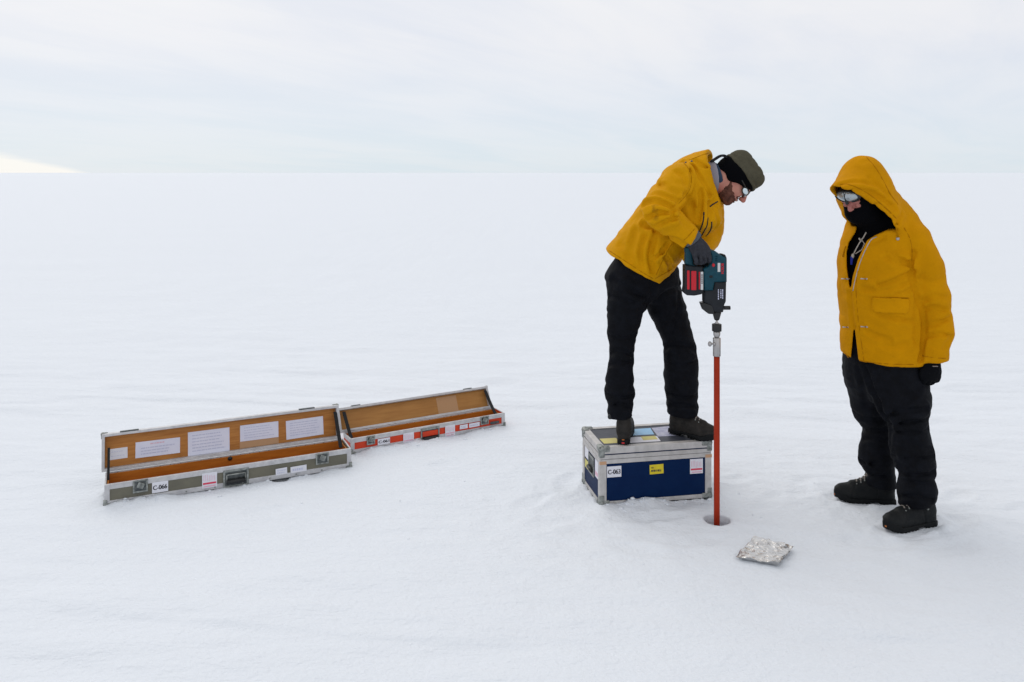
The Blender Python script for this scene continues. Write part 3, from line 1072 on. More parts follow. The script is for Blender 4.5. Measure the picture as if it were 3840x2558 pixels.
grey, grey_lid = long_case('instrument_case', GREY, 'long olive grey case lying open, papers pasted inside its lid', 'olive_grey', 'orange_wood', 'plywood', 9, 0.046, 0.190)
red, red_lid = long_case('instrument_case', RED, 'long red and silver case lying open behind the olive grey one', 'red_panel', 'orange_wood', 'plywood_pale', 27, 0.036, 0.146)


def case_label(parent, x0, x1, z0, z1, y, txt):
    s_ = sheet('sticker', x0, x1, z0, z1, y, 'sticker', parent)
    text_obj('lettering', txt, (z1 - z0) * 0.42, (x1 - x0) * 0.86, 'ink', s_, Matrix.Translation(((x0 + x1) / 2, y - 0.0020, (z0 + z1) / 2)))
    return s_


def pink_label(parent, x0, x1, z0, z1, y, strong=True):
    s_ = sheet('sticker', x0, x1, z0, z1, y, 'sticker', parent)
    w = x1 - x0
    m_ = MB()
    r = random.Random(5)
    for k in range(7):
        xx = x0 + w * (0.10 + 0.12 * k)
        m_.box(xx, xx + w * 0.035, y - 0.0018, y - 0.0013, z0 + (z1 - z0) * r.uniform(.42, .5), z0 + (z1 - z0) * r.uniform(.75, .9), 0)
    m_.build('print', 'ink_pink', s_)
    m_ = MB()
    m_.box(x0 + w * .06, x1 - w * .06, y - 0.0018, y - 0.0013, z0 + (z1 - z0) * .24, z0 + (z1 - z0) * .36, 0)
    m_.build('print_bar', 'ink_red' if strong else 'ink_pink', s_)
    m_ = MB()
    m_.box(x0 + w * .12, x1 - w * .10, y - 0.0018, y - 0.0013, z0 + (z1 - z0) * .06, z0 + (z1 - z0) * .15, 0)
    m_.build('print_bar', 'ink_pink', s_)


# --- grey case front
fy = 0.0038
butterfly_latch(grey, 0.128, 0.198, 0.046, 0.110, -0.001)
butterfly_latch(grey, 1.046, 1.118, 0.046, 0.110, -0.001)
case_label(grey, 0.217, 0.293, 0.030, 0.084, -0.0002, 'C-066')
pink_label(grey, 0.456, 0.530, 0.014, 0.092, -0.0004)
s_ = sheet('sticker', 0.830, 0.891, 0.022, 0.058, -0.0002, 'sticker', grey, -0.03)
print_lines(s_, 0.838, 0.884, 0.028, 0.052, -0.0015, 2, 'ink_faint', seed=2)
s_ = sheet('sticker', 0.909, 0.996, 0.022, 0.056, -0.0002, 'sticker', grey, -0.02)
print_lines(s_, 0.920, 0.988, 0.028, 0.048, -0.0015, 1, 'ink_faint', seed=3, hgt=.012)
m_ = MB()
for a in ((0.560, 0.690, 0.080, 0.090), (0.560, 0.690, 0.000, 0.008), (0.560, 0.571, 0.008, 0.080), (0.679, 0.690, 0.008, 0.080)):
    m_.box(a[0], a[1], -0.004, 0.002, a[2], a[3], 0.001)
hd = m_.build('handle', 'zinc', grey)
MB().box(0.571, 0.679, -0.0005, 0.001, 0.008, 0.080, 0).build('handle_dish', 'dark_metal', hd)
MB().tube([(0.578, -0.010, 0.030), (0.672, -0.010, 0.030)], 0.0125, 12).build('handle_grip', 'black_plastic', hd, True)
m_ = MB()
for xx in (0.578, 0.672):
    m_.tube([(xx, -0.010, 0.028), (xx, -0.006, 0.066)], 0.0035, 8)
m_.tube([(0.578, -0.006, 0.066), (0.672, -0.006, 0.066)], 0.004, 8)
m_.build('handle_bail', 'zinc', hd, True)
# knob of the instrument lying inside
MB().ball((0.612, 0.1705, 0.092), (0.013, 0.008, 0.012)).build('catch', 'black_plastic', grey, True)
# papers inside the lid
yb = 0.046 - 0.0102


def paper(x0, x1, z0, z1, mat='paper', rows=4, head=False, seed=0, fold=0.0):
    s_ = sheet('paper', x0, x1, z0, z1, yb - fold, mat, grey_lid, random.Random(seed + 50).uniform(-.012, .012))
    w, h_ = x1 - x0, z1 - z0
    y = yb - fold - 0.0014
    if head:
        print_lines(s_, x0 + w * .33, x0 + w * .66, z1 - h_ * .26, z1 - h_ * .10, y, 1, 'ink_pink', 'heading', seed)
        print_lines(s_, x0 + w * .12, x1 - w * .12, z0 + h_ * .14, z1 - h_ * .32, y, rows, 'ink_faint', seed=seed, hgt=h_ * .07)
    else:
        print_lines(s_, x0 + w * .10, x1 - w * .10, z0 + h_ * .12, z1 - h_ * .10, y, rows, 'ink_faint', seed=seed, hgt=h_ * .04)


paper(0.034, 0.122, 0.050, 0.106, 'sticker', 2, seed=1)
paper(0.160, 0.380, 0.040, 0.122, 'paper', 3, True, seed=2)
paper(0.420, 0.636, 0.014, 0.140, 'paper', 6, seed=3)
MB().box(0.690, 0.902, yb - 0.0008, yb, 0.016, 0.135, 0).build('tape', 'tape', grey_lid)
paper(0.693, 0.902, 0.052, 0.140, 'paper', 5, seed=4, fold=.001)
paper(0.945, 1.158, 0.030, 0.134, 'paper', 6, seed=5)
m_ = MB()
for xx in (0.131, 1.060):
    k = MB().box(xx - 0.045, xx + 0.045, -0.001, 0.020, 0.189, 0.196, 0.002)
    k.build('latch_keeper', 'dark_metal', grey_lid)
m_.bm.free()
# webbing lid stays at both ends
for (root_, case, ang, U, xs_) in ((grey, GREY, 9, .19, (GREY['L'] - 0.042,)), (red, RED, 27, .146, (0.022, RED['L'] - 0.042))):
    a = math.radians(ang)
    for xx in xs_:
        p0 = Vector((xx, case['D'] + U * .82 * math.sin(a) + 0.006, case['H'] + U * .82 * math.cos(a)))
        p1 = Vector((xx, case['D'] * 0.38, case['H'] - 0.012))
        pts = [p0.lerp(p1, k / 6) + Vector((0.0, -0.010, -0.014)) * math.sin(math.pi * k / 6) for k in range(7)]
        MB().band(pts, 0.020, 0.004, (1, 0, 0)).build('lid_stay', 'strap', root_)
a = math.radians(9)
p0 = Vector((0.014, GREY['D'] + .12 * math.sin(a), GREY['H'] + .12))
p1 = Vector((0.014, GREY['D'] * .5, GREY['H'] - .03))
MB().band([p0.lerp(p1, k / 5) for k in range(6)], 0.012, 0.003).build('lid_stay', 'strap', grey)

# --- red case front
butterfly_latch(red, 0.098, 0.150, 0.040, 0.094, -0.001)
butterfly_latch(red, 0.863, 0.923, 0.040, 0.094, -0.001)
case_label(red, 0.168, 0.246, 0.027, 0.064, -0.0002, 'C-061')
pink_label(red, 0.332, 0.402, 0.006, 0.072, -0.0004, False)
pink_label(red, 0.614, 0.682, 0.004, 0.074, -0.0004, False)
m_ = MB()
for a in ((0.448, 0.574, 0.068, 0.082), (0.448, 0.574, 0.008, 0.014), (0.448, 0.456, 0.014, 0.068), (0.566, 0.574, 0.014, 0.068)):
    m_.box(a[0], a[1], -0.004, 0.002, a[2], a[3], 0.001)
hd = m_.build('handle', 'zinc', red)
MB().box(0.456, 0.566, -0.001, 0.001, 0.014, 0.068, 0).build('handle_dish', 'dark_metal', hd)
MB().box(0.459, 0.563, -0.006, 0.0, 0.030, 0.062, 0.002).build('handle_plate', 'red_panel', hd)
MB().tube([(0.464, -0.012, 0.018), (0.560, -0.012, 0.018)], 0.011, 12).build('handle_grip', 'black_plastic', hd, True)
s_ = sheet('sticker', 0.716, 0.772, 0.036, 0.062, -0.0002, 'sticker', red)
print_lines(s_, 0.724, 0.764, 0.040, 0.056, -0.0015, 2, 'ink_faint', seed=8)
s_ = sheet('sticker', 0.782, 0.858, 0.036, 0.062, -0.0002, 'sticker', red)
print_lines(s_, 0.79, 0.85, 0.040, 0.056, -0.0015, 1, 'ink_faint', seed=9)
MB().box(0.935, 1.000, -0.0045, 0.0, 0.032, 0.050, 0.002).build('name_plate', 'dark_metal', red)
yb2 = 0.036 - 0.0102
MB().box(0.668, 0.812, yb2 - 0.0008, yb2, 0.016, 0.122, 0).build('tape', 'tape', red_lid)
for xx in (0.121, 0.896):
    MB().box(xx - 0.03, xx + 0.03, -0.001, 0.018, 0.145, 0.151, 0.002).build('latch_keeper', 'dark_metal', red_lid)


# --- blue case
def blue_case():
    c = BLUE
    L, D, H = c['L'], c['D'], c['H']
    root = empty('transport_case', (*c['o'], 0.0), math.radians(c['yaw']))
    tag(root, 'navy blue aluminium edged transport case with a man standing on it', 'case', 'equipment cases on the snow')
    MB().box(0.004, L - 0.004, 0.004, D - 0.004, 0.004, 0.222, 0.002).build('body_panel', 'navy', root)
    lid = MB().box(0.004, L - 0.004, 0.004, D - 0.004, 0.2235, H - 0.004, 0.002).build('lid', 'navy', root)
    rails = [((0.208, 0.230), root), ((0.2315, 0.252), lid), ((0.2575, H), lid), ((0.0, 0.020), root)]
    for (z0, z1), par in rails:
        MB().box(0.0, L, 0.0, 0.010, z0, z1, 0.002).build('edge_rail', 'alu_warm', par)
        MB().box(0.0, L, D - 0.010, D, z0, z1, 0.002).build('edge_rail', 'alu_warm', par)
        MB().box(-0.0008, 0.010, 0.0105, D - 0.0105, z0, z1, 0.002).build('edge_rail', 'alu_warm', par)
        MB().box(L - 0.010, L + 0.0008, 0.0105, D - 0.0105, z0, z1, 0.002).build('edge_rail', 'alu_warm', par)
    # flat flange of the top rails
    zt = H - 0.004
    MB().box(0.0005, L - 0.0005, 0.0005, 0.030, zt, H + 0.001, 0.0015).build('top_rail', 'alu_warm', lid)
    MB().box(0.0005, L - 0.0005, D - 0.030, D - 0.0005, zt, H + 0.001, 0.0015).build('top_rail', 'alu_warm', lid)
    MB().box(0.0005, 0.030, 0.0305, D - 0.0305, zt, H + 0.001, 0.0015).build('top_rail', 'alu_warm', lid)
    MB().box(L - 0.030, L - 0.0005, 0.0305, D - 0.0305, zt, H + 0.001, 0.0015).build('top_rail', 'alu_warm', lid)
    MB().box(0.0303, L - 0.0303, 0.0303, D - 0.0303, H - 0.006, H - 0.0025, 0).build('top_panel', 'navy_top', lid)
    for x0, x1 in ((-0.0004, 0.034), (L - 0.034, L + 0.0004)):
        for y0, y1 in ((-0.0006, 0.006), (D - 0.006, D + 0.0006)):
            MB().box(x0, x1, y0, y1, 0.018, 0.212, 0.002).build('corner_post', 'alu_warm', root)
    for x0, x1 in ((-0.0012, 0.006), (L - 0.006, L + 0.0012)):
        for y0, y1 in ((0.0065, 0.034), (D - 0.034, D - 0.0065)):
            MB().box(x0, x1, y0, y1, 0.018, 0.212, 0.002).build('corner_post', 'alu_warm', root)
    for x, sx in ((0.010, 1), (L - 0.010, -1)):
        for y, sy in ((0.010, 1), (D - 0.010, -1)):
            ball_corner(lid, x, y, H - 0.008, 0.019, 'zinc', sx, sy, -1)
            ball_corner(root, x, y, 0.012, 0.018, 'zinc', sx, sy, 1)
    for x0 in (-0.002, L - 0.033):
        MB().box(x0, x0 + 0.035, -0.0022, 0.006, 0.206, 0.222, 0.001).build('corner_tape', 'mould', root)
    yf = 0.0035
    case_label(root, 0.037, 0.112, 0.139, 0.194, yf, 'C-063')
    s_ = sheet('sticker', 0.262, 0.336, 0.140, 0.188, yf, 'yellow_sticker', root, -0.02)
    print_lines(s_, 0.270, 0.288, 0.168, 0.178, yf - 0.0016, 1, 'ink', seed=11, hgt=.007)
    print_lines(s_, 0.270, 0.330, 0.150, 0.164, yf - 0.0016, 1, 'ink', seed=12, hgt=.010)
    pink_label(root, 0.479, 0.549, 0.127, 0.202, yf)
    # left end: sunk handle and stickers
    xl = -0.0004 + 0.004
    m_ = MB()
    for a in ((0.112, 0.212, 0.186, 0.197), (0.112, 0.212, 0.100, 0.110), (0.112, 0.122, 0.110, 0.186), (0.202, 0.212, 0.110, 0.186)):
        m_.box(-0.002, 0.006, a[0], a[1], a[2], a[3], 0.001)
    hd = m_.build('handle', 'zinc', root)
    MB().box(0.001, 0.0035, 0.122, 0.202, 0.110, 0.186, 0).build('handle_dish', 'dark_metal', hd)
    MB().tube([(-0.006, 0.126, 0.130), (-0.006, 0.198, 0.130)], 0.010, 10).build('handle_grip', 'black_plastic', hd, True)
    for nm, y0, y1, z0, z1, mt in (('sticker', 0.218, 0.286, 0.152, 0.206, 'sticker'), ('sticker', 0.224, 0.284, 0.098, 0.140, 'faded_yellow'),
                                   ('sticker', 0.040, 0.096, 0.116, 0.204, 'sticker')):
        k = MB().box(0.002, 0.0039, y0, y1, z0, z1, 0)
        so = k.build(nm, mt, root)
        if y0 < 0.05:
            MB().box(0.0012, 0.0020, y0 + .006, y1 - .006, z0 + .010, z0 + .030, 0).build('print_bar', 'ink_pink', so)
    # papers stuck on the top
    zt = H - 0.0025

    def top(nm, pts, mt, th):
        me_ = [(x, y, zt + th) for x, y in pts] + [(x, y, zt - 0.0005) for x, y in pts]
        n_ = len(pts)
        fc = [list(range(n_)), list(range(2 * n_ - 1, n_ - 1, -1))] + [[k, k + n_, (k + 1) % n_ + n_, (k + 1) % n_] for k in range(n_)]
        return mesh_obj(nm, me_, fc, mt, lid, False)
    top('sticker', [(0.042, 0.068), (0.13, 0.066), (0.128, 0.142), (0.040, 0.144)], 'faded_yellow', 0.0006)
    top('print_sheet', [(0.222, 0.162), (0.345, 0.160), (0.362, 0.262), (0.234, 0.258)], 'map_blue', 0.0006)
    top('print_sheet', [(0.352, 0.120), (0.470, 0.118), (0.480, 0.272), (0.368, 0.262)], 'map_violet', 0.0009)
    top('label_strip', [(0.175, 0.055), (0.340, 0.052), (0.350, 0.132), (0.185, 0.136)], 'sticker', 0.0004)
    top('sticker', [(0.256, 0.080), (0.336, 0.082), (0.340, 0.134), (0.262, 0.136)], 'faded_yellow', 0.0010)
    return root


blue_case()


# ================================================================== DRILL AND ROD
def rod():
    x, y = HOLE
    root = empty('coring_rod', (x, y, 0.0))
    tag(root, 'orange red coring rod standing upright in the drill hole', 'drill rod')
    MB().tube([(0, 0, -0.55), (0, 0, 0.786)], 0.0142, 24).build('shaft', 'orange_pole', root, True)
    MB().tube([(0, 0, 0.784), (0, 0, 0.787), (0, 0, 0.872), (0, 0, 0.8735)], [0.0172, 0.0185, 0.0185, 0.0165], 24).build('sleeve', 'steel', root, True)
    MB().tube([(0, 0, 0.8725), (0, 0, 0.879), (0, 0, 0.888), (0, 0, 0.906)], [0.0085, 0.0135, 0.0165, 0.0165], 20).build('adaptor', 'steel', root, True)
    MB().tube([(0, 0, 0.9045), (0, 0, 0.906), (0, 0, 0.9385), (0, 0, 0.940)], [0.0205, 0.0228, 0.0228, 0.0210], 20).build('collar', 'black_plastic', root, True)
    MB().tube([(0, 0, 0.9395), (0, 0, 0.948), (0, 0, 0.953), (0, 0, 0.962)], [0.0130, 0.0065, 0.0042, 0.0042], 14).build('shank', 'steel', root, True)
    pn = MB().tube([(0.0, -0.006, 0.846), (-0.036, -0.014, 0.846)], 0.0045, 10)
    pn.ball((-0.037, -0.0145, 0.846), (0.010, 0.010, 0.013))
    pn.ball((-0.016, -0.0135, 0.846), (0.007, 0.007, 0.009))
    pn.build('locking_pin', 'steel', root, True)


rod()


def drill():
    ox, oy = HOLE
    zb = 0.957
    k = 0.0003285
    root = empty('rotary_drill', (ox, oy, zb))
    tag(root, 'teal cordless rotary drill with red battery gripped over the rod', 'drill')

    def P(zx, zy):
        return ((zx - 748) * k, (1470 - zy) * k)
    v_ = Vol((-0.19, -0.07, -0.02), (0.07, 0.07, 0.375), 0.0026)
    X, Y, Z = v_.xyz()

    def ext(poly, half, rnd=0.006, y0=0.0):
        d2 = poly2(np.array([P(*p) for p in poly]), X + 0 * Y, Z + 0 * Y) + rnd
        dy_ = np.abs(Y - y0) - (half - rnd) + 0 * X + 0 * Z
        return (np.sqrt(np.maximum(d2, 0) ** 2 + np.maximum(dy_, 0) ** 2) + np.minimum(np.maximum(d2, dy_), 0) - rnd).astype(np.float32)
    body = ext([(620, 425), (700, 440), (785, 500), (862, 540), (868, 890), (690, 900), (668, 1020), (540, 1020), (522, 700), (600, 660), (640, 600)], 0.041, 0.014)
    h1 = ext([(285, 400), (370, 360), (390, 640), (520, 690), (520, 730), (275, 640)], 0.022, 0.008)      # foot of the handle
    bar = v_.tube([(P(320, 430)[0], 0, P(320, 430)[1]), (P(430, 395)[0], 0, P(430, 395)[1]), (P(560, 425)[0], 0, P(560, 425)[1]), (P(660, 500)[0], 0, P(660, 500)[1])],
                  [0.017, 0.0175, 0.0175, 0.019])
    f = smin(smin(body, h1, 0.008), bar, 0.010)
    f = f + 0.004 * np.exp(-(np.abs(Y) / 0.0016) ** 2).astype(np.float32) * 0.5        # moulding seam
    # vents in the motor end
    for zz in (520, 550, 580):
        sl = ext([(690, zz), (730, zz - 6), (730, zz + 6), (690, zz + 12)], 0.2, 0.0)
        f = np.maximum(f, -np.maximum(sl, 0.036 - np.abs(Y)))
    hs = v_.build(f, 'housing', 'teal', root, 1, False)
    soft = ext([(800, 490), (850, 495), (872, 545), (872, 900), (842, 900), (838, 560)], 0.036, 0.010)
    v_.build(soft, 'rear_grip', 'grey_plastic', root, 1, False)
    gear = ext([(545, 1005), (668, 1005), (690, 885), (868, 885), (862, 1180), (835, 1240), (822, 1340), (690, 1340), (640, 1240), (548, 1195)], 0.034, 0.012)
    v_.build(gear, 'gear_housing', 'grey_plastic', root, 1, False)
    col = ext([(500, 1205), (560, 1195), (690, 1235), (700, 1370), (610, 1365), (540, 1310)], 0.030, 0.010)
    v_.build(col, 'auxiliary_clamp', 'black_plastic', root, 1, False)
    MB().tube([(0.018, -0.012, P(0, 1280)[1]), (0.061, -0.012, P(0, 1280)[1])], 0.0098, 12).build('depth_stop', 'black_plastic', root, True)
    MB().tube([(0, 0, P(0, 1335)[1]), (0, 0, P(0, 1360)[1]), (0, 0, P(0, 1440)[1]), (0, 0, P(0, 1462)[1]), (0, 0, P(0, 1470)[1])],
              [0.0215, 0.0210, 0.0140, 0.0115, 0.008], 20).build('chuck', 'black_plastic', root, True)
    bat = ext([(262, 650), (520, 668), (528, 1040), (500, 1075), (400, 1095), (290, 1090), (248, 1050), (262, 960)], 0.038, 0.010)
    bt = v_.build(bat, 'battery', 'grey_plastic', root, 1, False)
    ys_ = -0.0375
    for (a, b_, z0, z1) in ((344, 420, 730, 1010), (286, 322, 722, 1000), (455, 474, 740, 1000)):
        x0, x1, zz0, zz1 = P(a, 0)[0], P(b_, 0)[0], P(0, z1)[1], P(0, z0)[1]
        MB().box(x0, x1, ys_ - 0.004, ys_ + 0.006, zz0, zz1, 0.003).build('battery_inlay', 'tool_red', bt)
    x0, x1, zz0, zz1 = P(482, 0)[0], P(520, 0)[0], P(0, 1005)[1], P(0, 742)[1]
    lb = MB().box(x0, x1, ys_ - 0.002, ys_ + 0.004, zz0, zz1, 0.001).build('battery_label', 'tool_label', bt)
    m_ = MB()
    for q in range(5):
        z0 = zz0 + (zz1 - zz0) * (0.35 + .11 * q)
        m_.box(x0 + .002, x1 - .002, ys_ - 0.0026, ys_ - 0.0015, z0, z0 + 0.005, 0)
    m_.build('print', 'ink', lb)
    # badge on the motor housing and print on the gear housing, reading upwards
    yy = -0.0415
    m_ = Matrix.Translation((P(798, 0)[0], yy - 0.0004, P(0, 695)[1])) @ Matrix.Rotation(math.radians(90), 4, 'Y')
    text_obj('lettering', 'BOSCH', 0.0125, 0.048, 'tool_red', hs, m_)
    MB().box(P(728, 0)[0], P(766, 0)[0], yy - 0.0006, yy + 0.001, P(0, 742)[1], P(0, 612)[1], 0).build('badge', 'tool_label', hs)
    MB().ball((P(668, 0)[0], -0.040, P(0, 645)[1]), (0.0075, 0.005, 0.009)).build('selector', 'tool_red', root, True)
    MB().ball((P(632, 0)[0], -0.0405, P(0, 812)[1]), (0.0095, 0.003, 0.007)).build('switch', 'grey_plastic', root, True)
    mm = MB()
    r = random.Random(3)
    for cx_ in (745, 780, 806):
        z = 1000
        while z < 1135:
            w = r.uniform(12, 34)
            mm.box(P(cx_ - 7, 0)[0], P(cx_ + 7, 0)[0], -0.0350, -0.0335, P(0, z + w)[1], P(0, z)[1], 0)
            z += w + 9
    mm.build('print', 'ink_faint', root)


drill()


# ================================================================== FOIL PACKET
def foil():
    c = [np.array(p) for p in ((0.967, 3.432), (1.127, 3.359), (1.245, 3.515), (1.102, 3.619))]
    n_ = 46
    r = np.random.RandomState(3)
    uu, vv = np.meshgrid(np.linspace(0, 1, n_), np.linspace(0, 1, n_), indexing='ij')
    P_ = sum(w[..., None] * p for w, p in zip(((1 - uu) * (1 - vv), uu * (1 - vv), uu * vv, (1 - uu) * vv), c))
    ctr = sum(c) / 4
    x, y = P_[..., 0], P_[..., 1]
    edge = np.minimum(np.minimum(uu, 1 - uu), np.minimum(vv, 1 - vv))
    jag = 0.006 * lattice(x, y, .03, .03, 41) * np.exp(-edge / 0.05)
    x = x + jag * np.sign(uu - .5)
    y = y + 0.005 * lattice(x, y, .025, .025, 42) * np.exp(-edge / 0.05)
    # facets: crumple = folded ridged noise
    cr = sum(a * (1 - 2 * np.abs(lattice(x, y, s_, s_, sd, an))) for a, s_, sd, an in ((.0055, .066, 43, .4), (.0042, .036, 44, 1.1), (.0022, .018, 45, .2)))
    top = 0.022 + 0.68 * cr + 0.008 * np.exp(-((uu - .95) / .12) ** 2) * lattice(x, y, .06, .06, 47) - 0.003 * np.exp(-edge / 0.02) - 0.008 * np.exp(-((uu / .16) ** 2 + (vv / .16) ** 2))
    bot = np.minimum(top - 0.006, 0.006)
    V_ = np.concatenate([np.stack([x, y, top], -1).reshape(-1, 3), np.stack([x * .90 + ctr[0] * .10, y * .90 + ctr[1] * .10, bot], -1).reshape(-1, 3)])
    V_[:, :2] -= ctr
    Fc = []
    m_ = n_ * n_
    for i in range(n_ - 1):
        for j in range(n_ - 1):
            a = i * n_ + j
            Fc.append([a, a + n_, a + n_ + 1, a + 1])
            Fc.append([m_ + a, m_ + a + 1, m_ + a + n_ + 1, m_ + a + n_])
    bd = [i * n_ for i in range(n_)] + [(n_ - 1) * n_ + j for j in range(1, n_)] + [i * n_ + n_ - 1 for i in range(n_ - 2, -1, -1)] + [j for j in range(n_ - 2, 0, -1)]
    for a, b_ in zip(bd, bd[1:] + bd[:1]):
        Fc.append([a, a + m_, b_ + m_, b_])
    o = mesh_obj('foil_packet', V_, Fc, 'foil', None, False)
    o.location = (ctr[0], ctr[1], 0)
    tag(o, 'flat crumpled silver foil packet lying on the snow', 'foil packet')


foil()


# ================================================================== BOOTS (one set of meshes, four boots)
def boot_meshes():
    v_ = Vol((-0.03, -0.075, -0.01), (0.33, 0.075, 0.20), 0.0040)
    ax = (0, 1, 0)
    X, Y, Z = v_.xyz()
    outline = np.array([(-0.002, -0.022), (0.016, -0.032), (0.08, -0.033), (0.15, -0.038), (0.205, -0.045), (0.245, -0.041), (0.275, -0.026), (0.290, -0.006), (0.289, 0.012),
                        (0.268, 0.034), (0.22, 0.045), (0.15, 0.040), (0.08, 0.034), (0.016, 0.032), (-0.002, 0.022)])
    d2 = poly2(outline, X + 0 * Y, Y + 0 * X) + 0 * Z
    rise = np.where(X > 0.185, ((X - 0.185) / 0.105) ** 2 * 0.022, 0.0)
    zr = Z - rise
    foot = v_.tube([(0.040, 0, 0.072), (0.10, 0, 0.075), (0.160, 0, 0.068), (0.215, 0, 0.062), (0.255, 0, 0.060)],
                   [(0.034, 0.045), (0.038, 0.048), (0.040, 0.043), (0.040, 0.034), (0.031, 0.027)], ax)
    shaft = v_.tube([(0.048, 0, 0.070), (0.058, 0, 0.120), (0.062, 0, 0.175)], [(0.036, 0.046), (0.039, 0.050), (0.043, 0.054)], ax)
    f = smin(foot, shaft, 0.025)
    low = np.maximum(d2 + 0.005, np.abs(zr - 0.033) - 0.011).astype(np.float32)
    f = smin(f, low, 0.022)
    f = np.maximum(f, (0.024 - zr + 0 * Y).astype(np.float32))
    f = np.maximum(f, v_.plane((0, 0, 0.172), (0, 0, 1)))
    # padded collar rolls, seams and tongue
    for zc, am in ((0.150, .003), (0.133, .003), (0.118, .002)):
        f = f + am * np.exp(-((Z - zc) / 0.004) ** 2).astype(np.float32) * (X < 0.085)
    for x0, sl in ((0.205, -0.35), (0.088, 0.25)):                      # toe cap and quarter seams
        f = f + (0.0028 * np.exp(-((X - x0 - sl * (Z - 0.06)) / 0.0035) ** 2) * (Z < 0.11)).astype(np.float32)
    tong = v_.tube([(0.112, 0, 0.160), (0.128, 0, 0.125), (0.170, 0, 0.103), (0.208, 0, 0.094)], [(0.020, 0.012)] * 4, ax)
    f = smin(f, tong, 0.010)
    f = f + 0.0012 * v_.noise(0.018, 5)
    up = v_.mesh(f, 1)
    # sole: heel block and forefoot with an arch gap, lugs, rubber rand round the toe
    sole = np.maximum(d2 - 0.0015, np.maximum(zr - 0.029, -zr))
    arch = np.maximum(np.abs(X - 0.100) - 0.024, Z - 0.013) + 0 * Y
    sole = smax(sole.astype(np.float32), -arch.astype(np.float32), 0.004)
    lug = (np.sin(X * 2 * math.pi / 0.021) > 0.45) & (zr < 0.007) & (np.abs(d2) < 0.008)
    sole = np.where(lug, np.maximum(sole, 0.002), sole).astype(np.float32)
    toe = np.maximum(np.maximum(d2 - 0.0005, np.abs(zr - 0.031) - 0.008), 0.230 - X).astype(np.float32)
    sole = smin(sole, toe, 0.004)
    so = v_.mesh(sole, 1)
    return up, so


BOOT_UP, BOOT_SOLE = boot_meshes()


def as_mesh(name, vf, mat):
    me = bpy.data.meshes.new(name)
    me.from_pydata(vf[0].tolist(), [], vf[1].tolist())
    me.polygons.foreach_set('use_smooth', [True] * len(me.polygons))
    me.materials.append(M[mat])
    return me


ME_BOOT = as_mesh('boot', BOOT_UP, 'boot')
ME_BOOT_BROWN = as_mesh('boot', BOOT_UP, 'boot_brown')
ME_SOLE = as_mesh('sole', BOOT_SOLE, 'boot_sole')


def boot(person, heel, direction, z, size=1.0, mat='boot'):
    d = nrm(direction)
    o = bpy.data.objects.new('boot', ME_BOOT if mat == 'boot' else ME_BOOT_BROWN)
    COL.objects.link(o)
    o.parent = person
    o.location = Vector((heel[0], heel[1], z)) - Vector(base_of(person).tolist())
    o.rotation_euler = (0, 0, math.atan2(d[1], d[0]))
    o.scale = (size, size, size)
    s_ = bpy.data.objects.new('sole', ME_SOLE)
    COL.objects.link(s_)
    s_.parent = o
    m_ = MB()
    prev = None
    for k, (x, zz) in enumerate(((0.205, 0.098), (0.186, 0.108), (0.166, 0.117), (0.148, 0.127), (0.136, 0.142))):
        w = 0.020
        m_.tube([(x, -w, zz - 0.010), (x - 0.003, -w * .5, zz + .001), (x - 0.004, 0, zz + 0.003), (x - 0.003, w * .5, zz + .001), (x, w, zz - 0.010)], 0.0028, 6)
        if prev:
            m_.tube([(prev[0], -w, prev[1] - 0.010), (x, w * .6, zz)], 0.0022, 6)
            m_.tube([(prev[0], w, prev[1] - 0.010), (x, -w * .6, zz)], 0.0022, 6)
        prev = (x, zz)
    m_.build('laces', 'lace', o, True)
    m_ = MB()
    for x, zz in ((0.205, 0.088), (0.186, 0.098), (0.166, 0.107), (0.148, 0.117), (0.136, 0.132)):
        for sg in (-1, 1):
            m_.ball((x, sg * 0.0225, zz), 0.0038)
    m_.build('lace_hooks', 'zinc', o, True)
    MB().box(-0.005, 0.004, -0.008, 0.008, 0.006, 0.015, 0.002).build('heel_tab', 'red_rubber', o)
    MB().box(-0.0035, 0.006, -0.007, 0.007, 0.024, 0.029, 0.002).build('heel_badge', 'orange_mark', o)
    MB().box(0.280, 0.2915, 0.004, 0.014, 0.030, 0.038, 0.002).build('toe_mark', 'orange_mark', o)
    return o


def seams(v_, f, parent, off, lines, mat):
    for pts in lines:
        P_ = catmull(v_.on(f, catmull(pts, 6)), 2) - off
        MB().tube([Vector(p.tolist()) + Vector((0, -0.0008, 0)) for p in P_], 0.0021, 6).build('seam', mat, parent, True)


